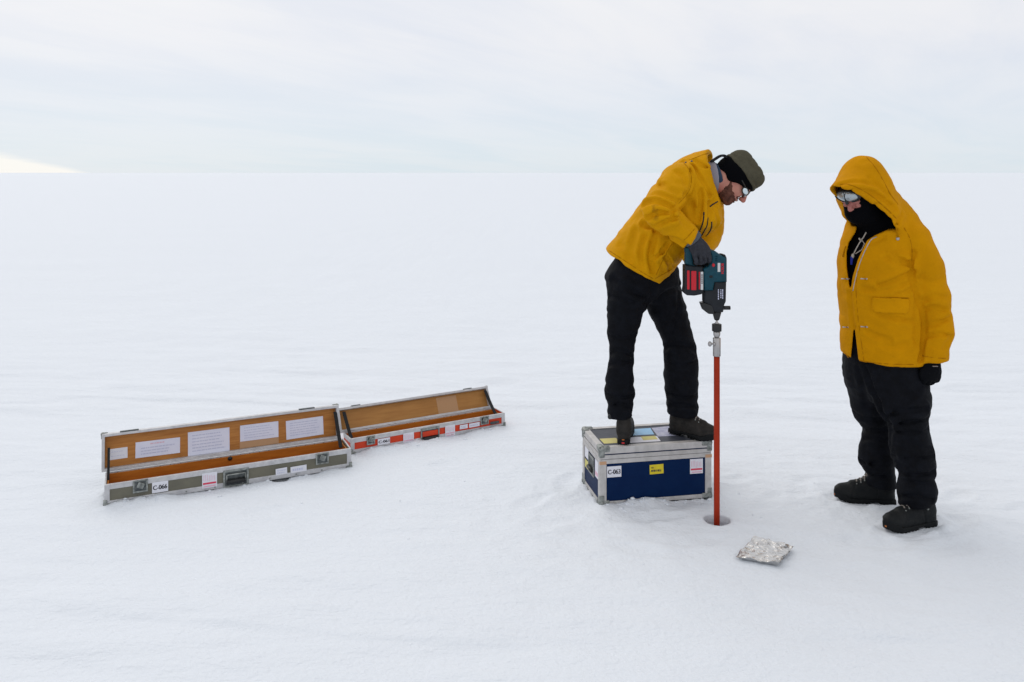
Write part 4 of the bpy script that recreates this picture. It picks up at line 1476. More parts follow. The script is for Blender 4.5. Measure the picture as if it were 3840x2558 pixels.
# ================================================================== PERSON ON THE CASE
def driller():
    root = empty('person', (0.72, 4.15, BLUE['H']))
    tag(root, 'person in yellow jacket and olive hat bent over the drill, standing on the blue case', 'person', 'people at the drill hole')
    top = BLUE['H'] + 0.001
    boot(root, (0.563, 4.035), (0.22, 0.975), top, 0.95, 'boot_brown')
    boot(root, (0.842, 4.236), (0.78, -0.63), top, 0.93, 'boot_brown')

    # ---- trousers
    v_ = Vol((0.40, 3.90, 0.33), (1.20, 4.45, 1.36), 0.0062)
    A = at
    right = v_.tube([A(1456, 628, 4.10), A(1443, 680, 4.09), A(1433, 740, 4.09), A(1430, 787, 4.08), A(1427, 835, 4.08), A(1424, 893, 4.09), A(1425, 925, 4.09), A(1426, 985, 4.09)],
                    [.115, .106, .084, .068, .063, .076, .067, .059])
    left = v_.tube([A(1510, 635, 4.20), A(1526, 690, 4.20), A(1545, 740, 4.19), A(1560, 785, 4.17), A(1565, 830, 4.17), A(1566, 875, 4.18), A(1568, 920, 4.185), A(1570, 975, 4.185)],
                   [.115, .104, .090, .080, .087, .089, .082, .076])
    hips = v_.ell(A(1474, 637, 4.15), (.180, .155, .115), ((1, 0, 0), (0, 1, 0), (0, 0, 1)))
    f = smin(smin(right, left, 0.03), hips, 0.06)
    hip_up = v_.tube([A(1480, 600, 4.15), A(1500, 555, 4.13)], [(.14, .12), (.11, .10)], (0.42, 0.9, 0))
    f = smin(f, hip_up, .05)
    X, Y, Z = v_.xyz()
    f = f + 0.003 * v_.noise((0.09, 0.09, 0.05), 1) + 0.004 * v_.ridged((0.08, 0.08, 0.04), 2)
    for pts, dp, w in ([((1404, 812), (1430, 806), (1456, 822)), .010, .012], [((1400, 840), (1425, 835), (1455, 830)), .008, .010], [((1398, 770), (1430, 778), (1462, 768)), .007, .010],
                       [((1392, 905), (1420, 915), (1458, 908)), .012, .012], [((1396, 935), (1425, 928), (1452, 940)), .009, .010],
                       [((1530, 800), (1560, 790), (1598, 806)), .009, .012], [((1528, 830), (1565, 840), (1602, 828)), .007, .010], [((1536, 905), (1570, 915), (1603, 905)), .008, .010],
                       [((1540, 935), (1570, 930), (1604, 940)), .008, .010], [((1410, 640), (1450, 665), (1490, 690)), .009, .014], [((1402, 680), (1440, 690), (1486, 698)), .008, .012],
                       [((1510, 690), (1535, 670), (1568, 660)), .008, .013], [((1500, 660), (1495, 690), (1488, 700)), .012, .012], [((1545, 760), (1560, 700), (1562, 650)), .006, .012]):
        f = v_.crease(f, pts, dp, w)
    cutr = v_.plane(A(1426, 966, 4.04), (0.05, 0, -1))
    cutl = v_.plane(A(1571, 959, 4.14), (-0.06, 0, -1))
    f = np.maximum(f, np.where(X < 0.72, cutr, cutl))
    tr = v_.build(f, 'trousers', 'trouser', root)
    # ankle tab and hem stitching on the near leg
    MB().ball(tuple(A(1402, 958, 4.06) - base_of(root)), (0.012, 0.010, 0.014)).build('ankle_buckle', 'black_plastic', tr, True)

    # ---- jacket
    Lv, Fv = np.array([0.40, 0.917, 0.0]), np.array([0.917, -0.40, 0.0])
    v_ = Vol((0.42, 3.62, 1.04), (1.22, 4.42, 1.82), 0.0052)
    X, Y, Z = v_.xyz()
    S = [A(1452, 636, 4.16), A(1470, 602, 4.15), A(1511, 543, 4.12), A(1560, 480, 4.08), A(1592, 432, 4.05), A(1612, 402, 4.03)]
    torso = v_.tube(S, [(.205, .180), (.203, .178), (.195, .172), (.203, .170), (.178, .140), (.10, .10)], Lv)
    pouch = v_.ell(A(1612, 500, 4.00), (.105, .15, .085), (Fv, Lv, (0, 0, 1)))
    torso = smin(torso, pouch, 0.05)
    belly = v_.ell(A(1535, 560, 4.06), (.075, .13, .09), (Fv, Lv, (0, 0, 1)))
    torso = smin(torso, belly, 0.05)
    # right arm, near the camera
    sh, el, wr = A(1562, 420, 3.94), A(1516, 486, 3.80), A(1606, 563, 3.835)
    arm = v_.tube([sh, (sh * .55 + el * .45) + (0, -.01, .004), el + (-.004, 0, .006), el * .62 + wr * .38, el * .25 + wr * .75, wr],
                  [.094, .086, .076, .070, .060, .052])
    cut = v_.plane(A(1589, 545, 3.83), nrm(wr - el))
    arm = np.maximum(arm, cut)
    sh2, el2, wr2 = A(1622, 448, 4.20), A(1628, 530, 4.14), A(1588, 600, 3.96)
    arm2 = v_.tube([sh2, el2, el2 * .5 + wr2 * .5, wr2], [.095, .080, .068, .055])
    arm2 = np.maximum(arm2, v_.plane(wr2 + (0.0, 0, 0.008), nrm(wr2 - el2)))
    f = smin(smin(torso, arm, 0.010), arm2, 0.012)
    # lowered hood and collar standing round the neck
    opc = A(1641, 411, 4.02)
    col = v_.tube([A(1590, 415, 4.05), A(1618, 408, 4.03), opc + (0.03, 0, 0.0)], [(.125, .125), (.110, .128), (.098, .120)], (0, 1, 0))
    hood = v_.tube([A(1575, 392, 4.06), A(1602, 378, 4.05), A(1634, 360, 4.03)], [(.10, .055), (.115, .046), (.100, .040)], (0, 1, 0))
    ch = v_.ell(A(1648, 452, 4.0), (.055, .075, .06))
    neckp = smin(smin(col, hood, 0.03), ch, 0.03)
    f = smin(f, neckp, 0.035)
    pl = nrm(np.array([0.87, -0.36, 0.24]))
    f = smax(f, np.where(Z > 1.50, v_.plane(A(1646, 411, 4.02), pl), -1).astype(np.float32), 0.008)
    inner = v_.tube([A(1618, 412, 4.03), A(1650, 404, 4.02), A(1690, 404, 4.01)], [(.078, .085), (.088, .110), (.11, .13)], (0, 1, 0))
    inner = smin(inner, v_.tube([A(1612, 385, 4.04), A(1640, 366, 4.02), A(1665, 352, 4.01)], [(.07, .03), (.085, .028), (.09, .032)], (0, 1, 0)), .02)
    # hem
    hem = v_.plane(A(1460, 622, 4.0), nrm((-0.50, 0.10, -0.86)))
    f = smax(f, hem, 0.006)
    f0 = f.copy()
    f = f + 0.005 * v_.noise((0.09, 0.09, 0.08), 3) + 0.0045 * v_.ridged((0.10, 0.10, 0.055), 4) + 0.002 * v_.ridged((0.05, 0.05, 0.035), 41)
    cr = [
        # armhole seam
        ([(1569, 372), (1588, 398), (1587, 432), (1560, 468), (1540, 487)], .008, .008),
        # folds at the elbow
        ([(1482, 470), (1505, 462), (1530, 470), (1546, 482)], .015, .013), ([(1490, 500), (1515, 488), (1540, 492), (1548, 500)], .014, .011),
        ([(1500, 445), (1530, 452), (1558, 462)], .009, .013), ([(1508, 520), (1530, 508), (1552, 503)], .009, .011), ([(1497, 425), (1525, 428), (1556, 442)], .007, .014),
        # arm shadow line along the body
        ([(1480, 515), (1510, 532), (1545, 548), (1577, 566)], .013, .013),
        # side folds to the hem
        ([(1505, 545), (1495, 580), (1497, 605), (1502, 622)], .011, .014), ([(1535, 560), (1518, 580), (1505, 592)], .012, .010), ([(1460, 530), (1452, 565), (1446, 595)], .008, .016),
        ([(1528, 590), (1540, 605), (1552, 612)], .009, .010), ([(1520, 575), (1535, 595), (1540, 618)], .010, .010), ([(1484, 545), (1474, 575), (1476, 610)], .007, .013),
        ([(1425, 560), (1445, 585), (1465, 612)], .006, .016),
        # chest and collar folds
        ([(1590, 382), (1607, 405), (1622, 432), (1630, 450)], .012, .010), ([(1612, 440), (1610, 470), (1606, 505)], .010, .012), ([(1575, 445), (1590, 470), (1596, 505)], .007, .014),
        ([(1628, 465), (1632, 490), (1626, 515)], .008, .011), ([(1640, 480), (1650, 500), (1644, 525)], .008, .010), ([(1598, 370), (1612, 380), (1634, 392)], .007, .008),
        ([(1555, 395), (1572, 410), (1578, 430)], .006, .012), ([(1560, 500), (1575, 515), (1590, 525)], .006, .012),
    ]
    for pts, dp, w in cr:
        f = v_.crease(f, pts, dp, w, f0, 2.7)
    for pts, dp, w in (([(1475, 482), (1505, 476), (1535, 482)], -.006, .010), ([(1500, 510), (1530, 498), (1550, 495)], -.005, .009), ([(1490, 560), (1482, 590), (1488, 620)], -.005, .012),
                       ([(1600, 395), (1616, 420), (1624, 445)], -.005, .010), ([(1619, 445), (1620, 480), (1615, 510)], -.005, .010)):
        f = v_.crease(f, pts, dp, w, f0)
    f = smax(f, -(inner + (f - f0)), 0.006)
    jk = v_.build(f, 'jacket', M['jacket_driller'], root, 1)
    seams(v_, f, jk, base_of(root), [
        ((1569, 372), (1580, 384), (1588, 400), (1589, 418), (1584, 438), (1572, 455), (1558, 470)),
        ((1400, 576), (1425, 592), (1450, 609), (1475, 625), (1500, 640)), ((1506, 640), (1525, 630), (1545, 618)),
        ((1584, 368), (1600, 362), (1615, 356), (1628, 352)), ((1572, 552), (1580, 545), (1590, 534), (1597, 526)),
        ((1545, 560), (1530, 585), (1518, 610), (1508, 632))], 'seam_yellow')
    # zips on the chest and at the throat, hood toggles
    for pts in (((1618, 488), (1617, 505), (1613, 520), (1608, 532)), ((1627, 500), (1625, 518), (1616, 536), (1611, 543)), ((1636, 510), (1635, 524), (1630, 534), (1622, 543)), ((1632, 475), (1640, 469), (1650, 463))):
        P_ = v_.on(f, catmull(pts, 5))
        MB().tube([Vector((p - base_of(root)).tolist()) + Vector((0, -0.001, 0)) for p in catmull(P_, 2)], 0.0036, 6).build('zip', 'grey_plastic', jk, True)
    for p in ((1577, 374), (1590, 371)):
        P_ = v_.on(f, [p])[0] - base_of(root)
        MB().ball(tuple(P_), 0.006).build('eyelet', 'dark_metal', jk, True)

    # ---- head and neck, one skin
    h = A(1690, 409, 4.02)
    fw = nrm((0.55, -0.16, -0.82))
    up = nrm(np.array([0.83, 0.02, 0.56]) - fw * np.dot(fw, (0.83, 0.02, 0.56)))
    sd = np.cross(fw, up)                      # towards the camera or away; symmetric head
    if sd[1] > 0:
        sd = -sd
    AX = (fw, sd, up)

    def H(a, s_, b_):
        return h + fw * a + sd * s_ + up * b_
    v_ = Vol(h - 0.20, h + 0.20, 0.0034)
    f = v_.ell(H(-0.008, 0, 0.02), (.096, .077, .098), AX)
    f = smin(f, v_.ell(H(0.030, 0, -0.050), (.060, .058, .068), AX), 0.03)
    f = smin(f, v_.ell(H(0.068, 0, -0.100), (.026, .028, .022), AX), 0.025)          # chin
    for s_ in (-1, 1):
        f = smin(f, v_.ell(H(0.060, s_ * .036, -0.034), (.028, .022, .024), AX), 0.018)   # cheekbones
        f = smin(f, v_.ell(H(0.080, s_ * .024, 0.012), (.016, .022, .010), AX), 0.012)    # brow
        f = smax(f, -v_.ell(H(0.094, s_ * .032, -0.008), (.013, .015, .009), AX), 0.010)  # eye sockets
        f = smin(f, v_.ell(H(0.080, s_ * .032, -0.008), (.012, .012, .011), AX), 0.004)   # eyeballs behind the lids
        f = smin(f, v_.ell(H(-0.012, s_ * .072, -0.008), (.016, .006, .026), AX), 0.006)  # ears, flat under the band
    nose = v_.tube([H(.086, 0, .008), H(.102, 0, -.014), H(.115, 0, -.034)], [.009, .0105, .0125], sd)
    f = smin(f, nose, 0.010)
    for s_ in (-1, 1):
        f = smin(f, v_.ell(H(.104, s_ * .012, -.039), (.010, .008, .008), AX), 0.006)
    f = smin(f, v_.ell(H(.091, 0, -.063), (.010, .024, .0055), AX), 0.006)            # upper lip
    f = smin(f, v_.ell(H(.087, 0, -.076), (.010, .022, .0065), AX), 0.006)            # lower lip
    f = f + 0.006 * np.exp(-(v_.line([H(.100, -.022, -.0695), H(.104, 0, -.0695), H(.100, .022, -.0695)]) / 0.0035) ** 2).astype(np.float32)
    neck = v_.tube([H(-.035, 0, -.05), A(1640, 412, 4.025), A(1600, 418, 4.04)], [.062, .062, .070], (0, 1, 0))
    f = smin(f, neck, 0.03)
    bd = v_.build(f, 'body', 'skin', root, 2)
    X, Y, Z = v_.xyz()
    fa = (X - h[0]) * fw[0] + (Y - h[1]) * fw[1] + (Z - h[2]) * fw[2]
    fu = (X - h[0]) * up[0] + (Y - h[1]) * up[1] + (Z - h[2]) * up[2]
    fs = (X - h[0]) * sd[0] + (Y - h[1]) * sd[1] + (Z - h[2]) * sd[2]
    # beard: along the jaw, up to the ear, moustache
    jaw = np.maximum(fu - (-0.056 - 0.22 * np.maximum(fa - 0.03, 0) + 0.55 * np.maximum(0.035 - fa, 0)), -(fa - 0.006 + 0.25 * (fu + .06)))
    mou = np.maximum(np.maximum(fu + 0.046, -(fu + 0.0615)), np.maximum(0.070 - fa, np.abs(fs) - 0.036))
    reg = np.minimum(jaw, mou)
    mouth = np.maximum(np.abs(fu + 0.070) - 0.0085, np.maximum(np.abs(fs) - 0.024, 0.06 - fa))
    reg = np.maximum(reg, -mouth)
    br = np.maximum(f - 0.0022 - 0.002 * v_.noise(0.010, 6) - 0.0012 * v_.noise(0.005, 7), reg + 0.006 * v_.noise(0.009, 8))
    v_.build(br.astype(np.float32), 'beard', 'beard', bd, 1)
    # headband
    band_top = fu - 0.036
    band_low = -(fu - (-0.050 + (fa + 0.085) * 0.28) + 0.022 * np.exp(-((fa + 0.008) / 0.030) ** 2))
    hb = v_.ell(H(-.008, 0, 0.012), (.109, .089, .122), AX)
    ear = np.maximum(np.maximum(hb, band_top), band_low)
    v_.build((ear + 0.001 * v_.noise(.02, 9)).astype(np.float32), 'headband', 'fleece', root, 2)
    # olive beanie with slack crown
    bn = v_.ell(H(-.006, 0, .032), (.113, .093, .099), AX)
    bn = smin(bn, v_.ell(H(.050, 0, .088), (.052, .060, .036), AX), 0.03)
    bn = smin(bn, v_.ell(H(-.055, 0, .085), (.050, .060, .040), AX), 0.03)
    bn = smax(bn, -(fu - 0.028 - 0.02 * np.maximum(fa, 0)).astype(np.float32), 0.006)
    bn = bn + 0.004 * np.exp(-((fu - .050) / .0035) ** 2).astype(np.float32) + 0.0025 * v_.noise((.035, .035, .035), 10) + 0.001 * v_.noise(.016, 11)
    for q in (-.05, 0.0, .05):
        bn = bn + (0.003 * np.exp(-((fa - q - .3 * (fu - .08)) / .006) ** 2) * np.clip((fu - .09) / .03, 0, 1)).astype(np.float32)
    v_.build(bn.astype(np.float32), 'beanie', 'olive', root, 2)
    # sunglasses
    o_ = base_of(root)
    fr = MB()
    for s_ in (-1, 1):
        pts = [H(.100 - abs(math.cos(a)) * .0 - (0.010 if math.cos(a) * s_ > 0 else 0) * abs(math.cos(a)), s_ * .036 + .029 * math.cos(a), -.012 + .0175 * math.sin(a)) - o_ for a in np.linspace(0, 2 * math.pi, 17)]
        fr.tube(pts, 0.0034, 8)
        fr.tube([H(.090, s_ * .064, -.004) - o_, H(.03, s_ * .080, .0) - o_, H(-.02, s_ * .084, .004) - o_], 0.0034, 8)
    fr.tube([H(.102, -.008, -.006) - o_, H(.104, 0, -.003) - o_, H(.102, .008, -.006) - o_], 0.0034, 8)
    gl = fr.build('sunglasses', 'black_plastic', root, True)
    lv = np.minimum(v_.ell(H(.097, .037, -.012), (.006, .028, .0165), (nrm(fw + .22 * sd), nrm(sd - .22 * fw), up)),
                    v_.ell(H(.097, -.037, -.012), (.006, .028, .0165), (nrm(fw - .22 * sd), nrm(sd + .22 * fw), up)))
    v_.build(lv, 'lens', 'lens', gl, 1)
    side = v_.ell(H(.083, .066, -.014), (.021, .005, .0150), (nrm(fw - .38 * sd), nrm(sd + .38 * fw), up))
    v_.build(side, 'side_lens', 'lens', gl, 1)
    rim_ = smax(v_.ell(H(.082, .0655, -.014), (.026, .0055, .0195), (nrm(fw - .38 * sd), nrm(sd + .38 * fw), up)), -v_.ell(H(.083, .070, -.014), (.0205, .012, .0145), (nrm(fw - .38 * sd), nrm(sd + .38 * fw), up)), .002)
    v_.build(rim_, 'side_rim', 'black_plastic', gl, 1)
    # retainer strap from hat to hood, gaiter and fleece collar in the neck
    p = [A(1672, 362, 4.01), A(1664, 358, 3.99), A(1655, 359, 3.98), A(1645, 365, 3.99), A(1634, 372, 4.0)]
    MB().band([Vector((q - o_).tolist()) for q in catmull(p, 3)], 0.020, 0.0125, (0, 1, 0)).build('retainer_strap', 'strap', root)
    v2 = Vol(A(1600, 460, 4.2), A(1670, 360, 3.85) + (0, 0, 0), 0.004) if False else v_
    gt = v_.tube([A(1622, 412, 4.03), A(1645, 405, 4.02)], [(.079, .078), (.076, .078)], (0, 1, 0))
    gt = np.maximum(gt, v_.plane(A(1644, 405, 4.02), (1, 0, .1)))
    gt = np.maximum(gt, -v_.tube([A(1622, 412, 4.03), A(1660, 405, 4.02)], [.066, .066], (0, 1, 0)))
    v_.build(gt.astype(np.float32), 'fleece_collar', 'gaiter', root, 1)
    gt = v_.tube([A(1630, 412, 4.03), A(1652, 403, 4.02)], [.068, .066], (0, 1, 0))
    gt = np.maximum(gt, v_.plane(A(1653, 405, 4.02), (1, 0, .25)))
    gt = np.maximum(gt, -v_.plane(A(1643, 405, 4.02), (1, 0, .25)))
    v_.build(gt.astype(np.float32), 'neck_gaiter', 'gaiter_blue', root, 1)

    # ---- gloves
    v_ = Vol(A(1555, 640, 3.76) + (-.02, 0, 0), A(1650, 515, 3.95) + (.03, .02, 0), 0.0032)
    wrist = A(1588, 545, 3.835)
    kn = [A(1599, 586, 3.808), A(1609, 583, 3.804), A(1619, 582, 3.806), A(1628, 584, 3.812)]
    pal = v_.tube([wrist, wrist * .5 + A(1606, 570, 3.82) * .5, A(1609, 574, 3.822), A(1614, 584, 3.822)], [(.034, .034), (.032, .040), (.028, .046), (.024, .048)], (0, 1, 0))
    f = pal
    for i, kp in enumerate(kn):
        ln = (.9, 1.0, .97, .82)[i]
        p1 = kp + np.array([0.004, -0.006, -0.026 * ln])
        p2 = p1 + np.array([0.003, 0.018, -0.018 * ln])
        p3 = p2 + np.array([-0.002, 0.024, 0.006])
        fg = v_.tube([kp + np.array([-.004, .010, .012]), kp, p1, p2, p3], [.0125, .0125, .0115, .0110, .0095], (1, 0, 0), 3)
        f = smin(f, fg, 0.005)
    th = v_.tube([A(1606, 566, 3.845), A(1622, 572, 3.875), A(1630, 586, 3.888), A(1628, 600, 3.885)], [.016, .0145, .0125, .0105], (0, 1, 0), 3)
    f = smin(f, th, 0.008)
    for i in range(3):
        f = v_.crease(f, [(1604.5 + 9.5 * i, 586), (1606 + 9.5 * i, 606)], .004, .0035)
    f = f + 0.0012 * v_.noise(.014, 12)
    for pts in (((1590, 560), (1605, 556), (1618, 562)), ((1594, 572), (1606, 568), (1616, 573))):
        f = v_.crease(f, pts, .003, .006)
    gl = v_.build(f.astype(np.float32), 'glove', 'glove_grey', root, 1)
    cf = v_.tube([A(1580, 537, 3.83), A(1593, 551, 3.835), A(1600, 560, 3.835)], [(.044, .049), (.043, .047), (.039, .042)], (0, 1, 0))
    ax_ = nrm(A(1600, 560, 3.835) - A(1580, 537, 3.83))
    cf = np.maximum(np.maximum(cf, v_.plane(A(1596, 553, 3.835), ax_)), -v_.plane(A(1584, 541, 3.83), ax_))
    v_.build(cf.astype(np.float32), 'glove_cuff', 'glove_cuff', gl, 1)
    # left hand steadies the far side of the handle
    v_ = Vol(A(1560, 660, 3.86) + (-.03, 0, 0), A(1640, 560, 4.04) + (.03, .03, 0), 0.0036)
    w2 = A(1588, 603, 3.955)
    f = v_.tube([w2, A(1597, 612, 3.925), A(1606, 614, 3.905)], [(.034, .032), (.028, .040), (.022, .044)], (0, 1, 0))
    for i in range(4):
        k0 = A(1596 + 9 * i, 612 - 2 * i, 3.905)
        fg = v_.tube([k0, k0 + np.array([.004, -.014, -.018]), k0 + np.array([.004, -.030, -.012]), k0 + np.array([.003, -.036, .004])], [.0118, .0112, .0105, .009], (1, 0, 0), 3)
        f = smin(f, fg, .004)
    th = v_.tube([A(1600, 604, 3.93), A(1612, 596, 3.905), A(1618, 594, 3.885)], [.015, .013, .0105], (0, 1, 0), 3)
    f = smin(f, th, .007)
    v_.build(f.astype(np.float32), 'glove', 'glove_grey', root, 1)
    return root


# the driller's jacket carries a dark oil stain at the right elbow
mj = M['jacket'].copy()
mj.name = 'yellow shell fabric, stained elbow'
t = mj.node_tree
b = t.nodes['Principled BSDF']
src = b.inputs['Base Color'].links[0].from_socket
geo = N(t, 'ShaderNodeTexCoord')
sp = at(1511, 491, 3.73) - np.array([0.72, 4.15, BLUE['H']])
vm = N(t, 'ShaderNodeVectorMath', operation='DISTANCE')
t.links.new(geo.outputs['Object'], vm.inputs[0])
vm.inputs[1].default_value = tuple(sp)
nz = N(t, 'ShaderNodeTexNoise', i_Scale=24.0, i_Detail=4.0)
t.links.new(geo.outputs['Object'], nz.inputs['Vector'])
stain = math_node(t, 'SUBTRACT', 0.52, math_node(t, 'ADD', math_node(t, 'MULTIPLY', vm.outputs['Value'], 13.0), math_node(t, 'MULTIPLY', math_node(t, 'SUBTRACT', nz.outputs[0], 0.45), 2.4)))
stain = math_node(t, 'MULTIPLY', stain, 1.6, clamp=True)
t.links.new(mix(t, math_node(t, 'MULTIPLY', stain, 0.70), src, (0.15, 0.062, 0.006)), b.inputs['Base Color'])
M['jacket_driller'] = mj

driller()


# ================================================================== PERSON LOOKING ON
def onlooker():
    root = empty('person', (1.86, 3.92, 0.0))
    tag(root, 'person in hooded ochre jacket standing and watching the drilling', 'person', 'people at the drill hole')
    A = at
    boot(root, (1.938, 4.035), (-0.985, 0.17), -0.008)
    boot(root, (2.012, 3.800), (-0.955, -0.30), -0.008)
    o_ = base_of(root)
    Fv, Lv = nrm((-0.80, -0.60, 0)), nrm((0.60, -0.80, 0))

    # ---- trousers
    v_ = Vol((1.50, 3.55, 0.05), (2.25, 4.25, 1.00), 0.0062)
    rl = v_.tube([A(1993, 800, 3.99), A(1997, 870, 4.0), A(2004, 930, 4.02), A(2020, 980, 4.03), A(2018, 1020, 4.03), A(2016, 1052, 4.03), A(2023, 1075, 4.03), A(2025, 1105, 4.035), A(2027, 1128, 4.04)],
                 [.095, .110, .098, .080, .084, .089, .068, .074, .071])
    ll = v_.tube([A(2056, 790, 3.87), A(2066, 880, 3.83), A(2078, 925, 3.80), A(2085, 952, 3.79), A(2090, 988, 3.78), A(2095, 1030, 3.78), A(2106, 1070, 3.78), A(2106, 1091, 3.78), A(2108, 1126, 3.78), A(2102, 1150, 3.78), A(2102, 1180, 3.78)],
                 [(.085, .105), (.108, .132), (.112, .122), .093, .089, .095, .089, .067, .090, .071, .074])
    hip = v_.tube([A(2030, 850, 3.92), A(2030, 760, 3.92)], [(.185, .150), (.17, .14)], Lv)
    f = smin(smin(rl, ll, 0.02), hip, 0.06)
    f = f + 0.003 * v_.noise((0.09, 0.09, 0.055), 21) + 0.0045 * v_.ridged((0.08, 0.08, 0.04), 22)
    for pts, dp, w in ([((2030, 955), (2080, 945), (2128, 940)), .014, .013], [((2045, 975), (2090, 968), (2132, 962)), .009, .010], [((2050, 990), (2095, 995), (2134, 985)), .008, .010],
                       [((1962, 948), (1990, 962), (2025, 965)), .012, .012], [((1980, 985), (2005, 990), (2035, 985)), .010, .011], [((1985, 1010), (2010, 1008), (2040, 1015)), .007, .010],
                       [((1978, 1060), (2010, 1066), (2055, 1062)), .013, .010], [((1990, 1090), (2020, 1094), (2058, 1088)), .007, .009],
                       [((2065, 1085), (2105, 1092), (2145, 1084)), .012, .010], [((2068, 1142), (2105, 1140), (2142, 1148)), .010, .010], [((2052, 1045), (2095, 1055), (2145, 1048)), .007, .010],
                       [((1990, 850), (2010, 900), (2040, 965), (2046, 1030)), .014, .013], [((1975, 850), (1985, 890), (1990, 930)), .007, .014], [((2110, 890), (2090, 920), (2060, 940)), .008, .013],
                       [((2060, 860), (2075, 890), (2085, 915)), .006, .016], [((2080, 1010), (2105, 1025), (2140, 1030)), .006, .012]):
        f = v_.crease(f, pts, dp, w)
    X, Y, Z = v_.xyz()
    c1, c2 = v_.plane(A(2024, 1122, 4.0), (-0.05, 0, -1)), v_.plane(A(2102, 1172, 3.72), (0.12, 0, -1))
    f = np.maximum(f, np.where((Y - 3.91) + 0.1 * (X - 1.9) > 0, c1, c2))
    tr = v_.build(f, 'trousers', 'trouser', root)
    for p in ((2074, 1166, 3.70), (2146, 1128, 3.72)):
        pass
    MB().ball(tuple(A(2133, 1170, 3.735) - o_), 0.006).build('eyelet', 'zinc', tr, True)

    # ---- jacket
    v_ = Vol((1.38, 3.50, 0.69), (2.22, 4.36, 1.80), 0.0055)
    X, Y, Z = v_.xyz()
    tor = [A(2034, 870, 3.92), A(2034, 800, 3.92), A(2033, 735, 3.92), A(2027, 660, 3.915), A(2026, 590, 3.915), A(2030, 530, 3.92), A(2024, 492, 3.91), A(2018, 460, 3.90)]
    torso = v_.tube(tor, [(.218, .182), (.215, .178), (.210, .182), (.210, .192), (.204, .180), (.180, .148), (.135, .11), (.09, .08)], Lv)
    torso = smax(torso, v_.plane(A(2040, 842, 3.75), nrm((0.02, 0.06, -1))), 0.005)
    arm = v_.tube([A(2099, 552, 3.80), A(2124, 606, 3.770), A(2141, 668, 3.76), A(2153, 718, 3.76), A(2157, 763, 3.75), A(2149, 800, 3.745), A(2145, 845, 3.74)],
                  [.077, .083, .076, .067, .066, .064, .066])
    arm = np.maximum(arm, v_.plane(A(2145, 829, 3.74), nrm((.10, 0, -1))))
    arm2 = v_.tube([A(1980, 550, 4.04), A(1984, 620, 4.12), A(1990, 700, 4.15), A(1994, 780, 4.12), A(1994, 830, 4.10)], [.072, .074, .068, .064, .062])
    arm2 = np.maximum(arm2, v_.plane(A(1988, 815, 4.1), (0, 0, -1)))
    f = smin(smin(torso, arm, 0.012), arm2, 0.02)
    sh = v_.tube([A(2096, 548, 3.80), A(2032, 512, 3.92), A(1980, 550, 4.02)], [.076, .088, .066], (0, 0, 1))
    f = smin(f, sh, 0.04)
    # hood
    hd = v_.tube([A(2030, 522, 3.92), A(2006, 478, 3.88), A(1986, 434, 3.855), A(1984, 400, 3.855), A(1988, 383, 3.86)], [(.135, .120), (.132, .120), (.128, .116), (.096, .088), (.056, .050)], Lv)
    brim = v_.tube([A(1985, 432, 3.85), A(1957, 433, 3.79), A(1936, 434, 3.745)], [(.115, .100), (.092, .068), (.064, .038)], Lv)
    skirt = v_.tube([A(1985, 450, 3.87), A(2010, 505, 3.85), A(2022, 532, 3.84)], [(.130, .10), (.135, .10), (.12, .09)], Lv)
    hood = smin(smin(hd, brim, 0.045), skirt, 0.03)
    B_, Nn, Pp = A(1915, 432, 3.72), A(2052, 518, 3.74), A(1974, 520, 3.93)
    pn = np.cross(Nn - B_, Pp - B_)
    pn = nrm(pn if pn[2] < 0 else -pn)
    # opening of the hood: everything in front of and under this plane is cut away, the inside is hollow
    hood_cut = v_.plane(B_, pn)
    inner = np.maximum(hood + 0.017, v_.plane(A(2020, 524, 3.85), (0, 0, -1)))
    hood = smax(hood, hood_cut, 0.006)
    # the near edge of the opening sags in a curve from the brim down to the throat
    ne = [A(*p, 3.74) for p in ((1905, 427), (1916, 429), (1932, 431), (1947, 435), (1962, 441), (1978, 450), (1996, 461), (2013, 473), (2032, 487), (2050, 503), (2059, 520), (2040, 545), (1985, 545), (1930, 500), (1900, 460))]
    near_cut = np.maximum(v_.prism(ne, (0.43, 1.0, -0.03)), -v_.plane(A(1980, 450, 3.845) + np.array([-0.60, 0.80, 0]) * 0.05, nrm((0.60, -0.80, 0))))
    hood = smax(hood, -near_cut.astype(np.float32), 0.005)
    f = smin(f, hood, 0.022)
    # open front: V at the chest, small gap at the hem; the swept cut runs along the sight line of the chest
    D_ = nrm((0.43, 1.0, -0.06))
    yv = 3.72
    Vp = [A(*p, yv) for p in ((1975, 512), (1966, 536), (1951, 560), (1945, 584), (1946, 622), (1953, 668), (1956, 668), (1960, 641), (1973, 599), (1994, 555), (2012, 542), (2052, 524), (2040, 500), (2000, 480))]
    front = v_.plane(A(2026, 600, 3.92), -Fv)          # < 0 in front of the body's mid plane
    core = v_.tube(tor, [(.180, .140), (.180, .140), (.176, .142), (.172, .148), (.168, .136), (.150, .104), (.095, .078), (.07, .06)], Lv)
    cutv = np.maximum(np.maximum(v_.prism(Vp, D_), front), -core)
    Gp = [A(*p, yv) for p in ((1963.5, 752), (1975, 850), (1955, 850))]
    cutg = np.maximum(np.maximum(v_.prism(Gp, D_), front), -core)
    f0 = f.copy()
    f = f + 0.004 * v_.noise((0.11, 0.11, 0.08), 23) + 0.0032 * v_.ridged((0.12, 0.12, 0.06), 24) + 0.0015 * v_.ridged((0.05, 0.05, 0.035), 42)
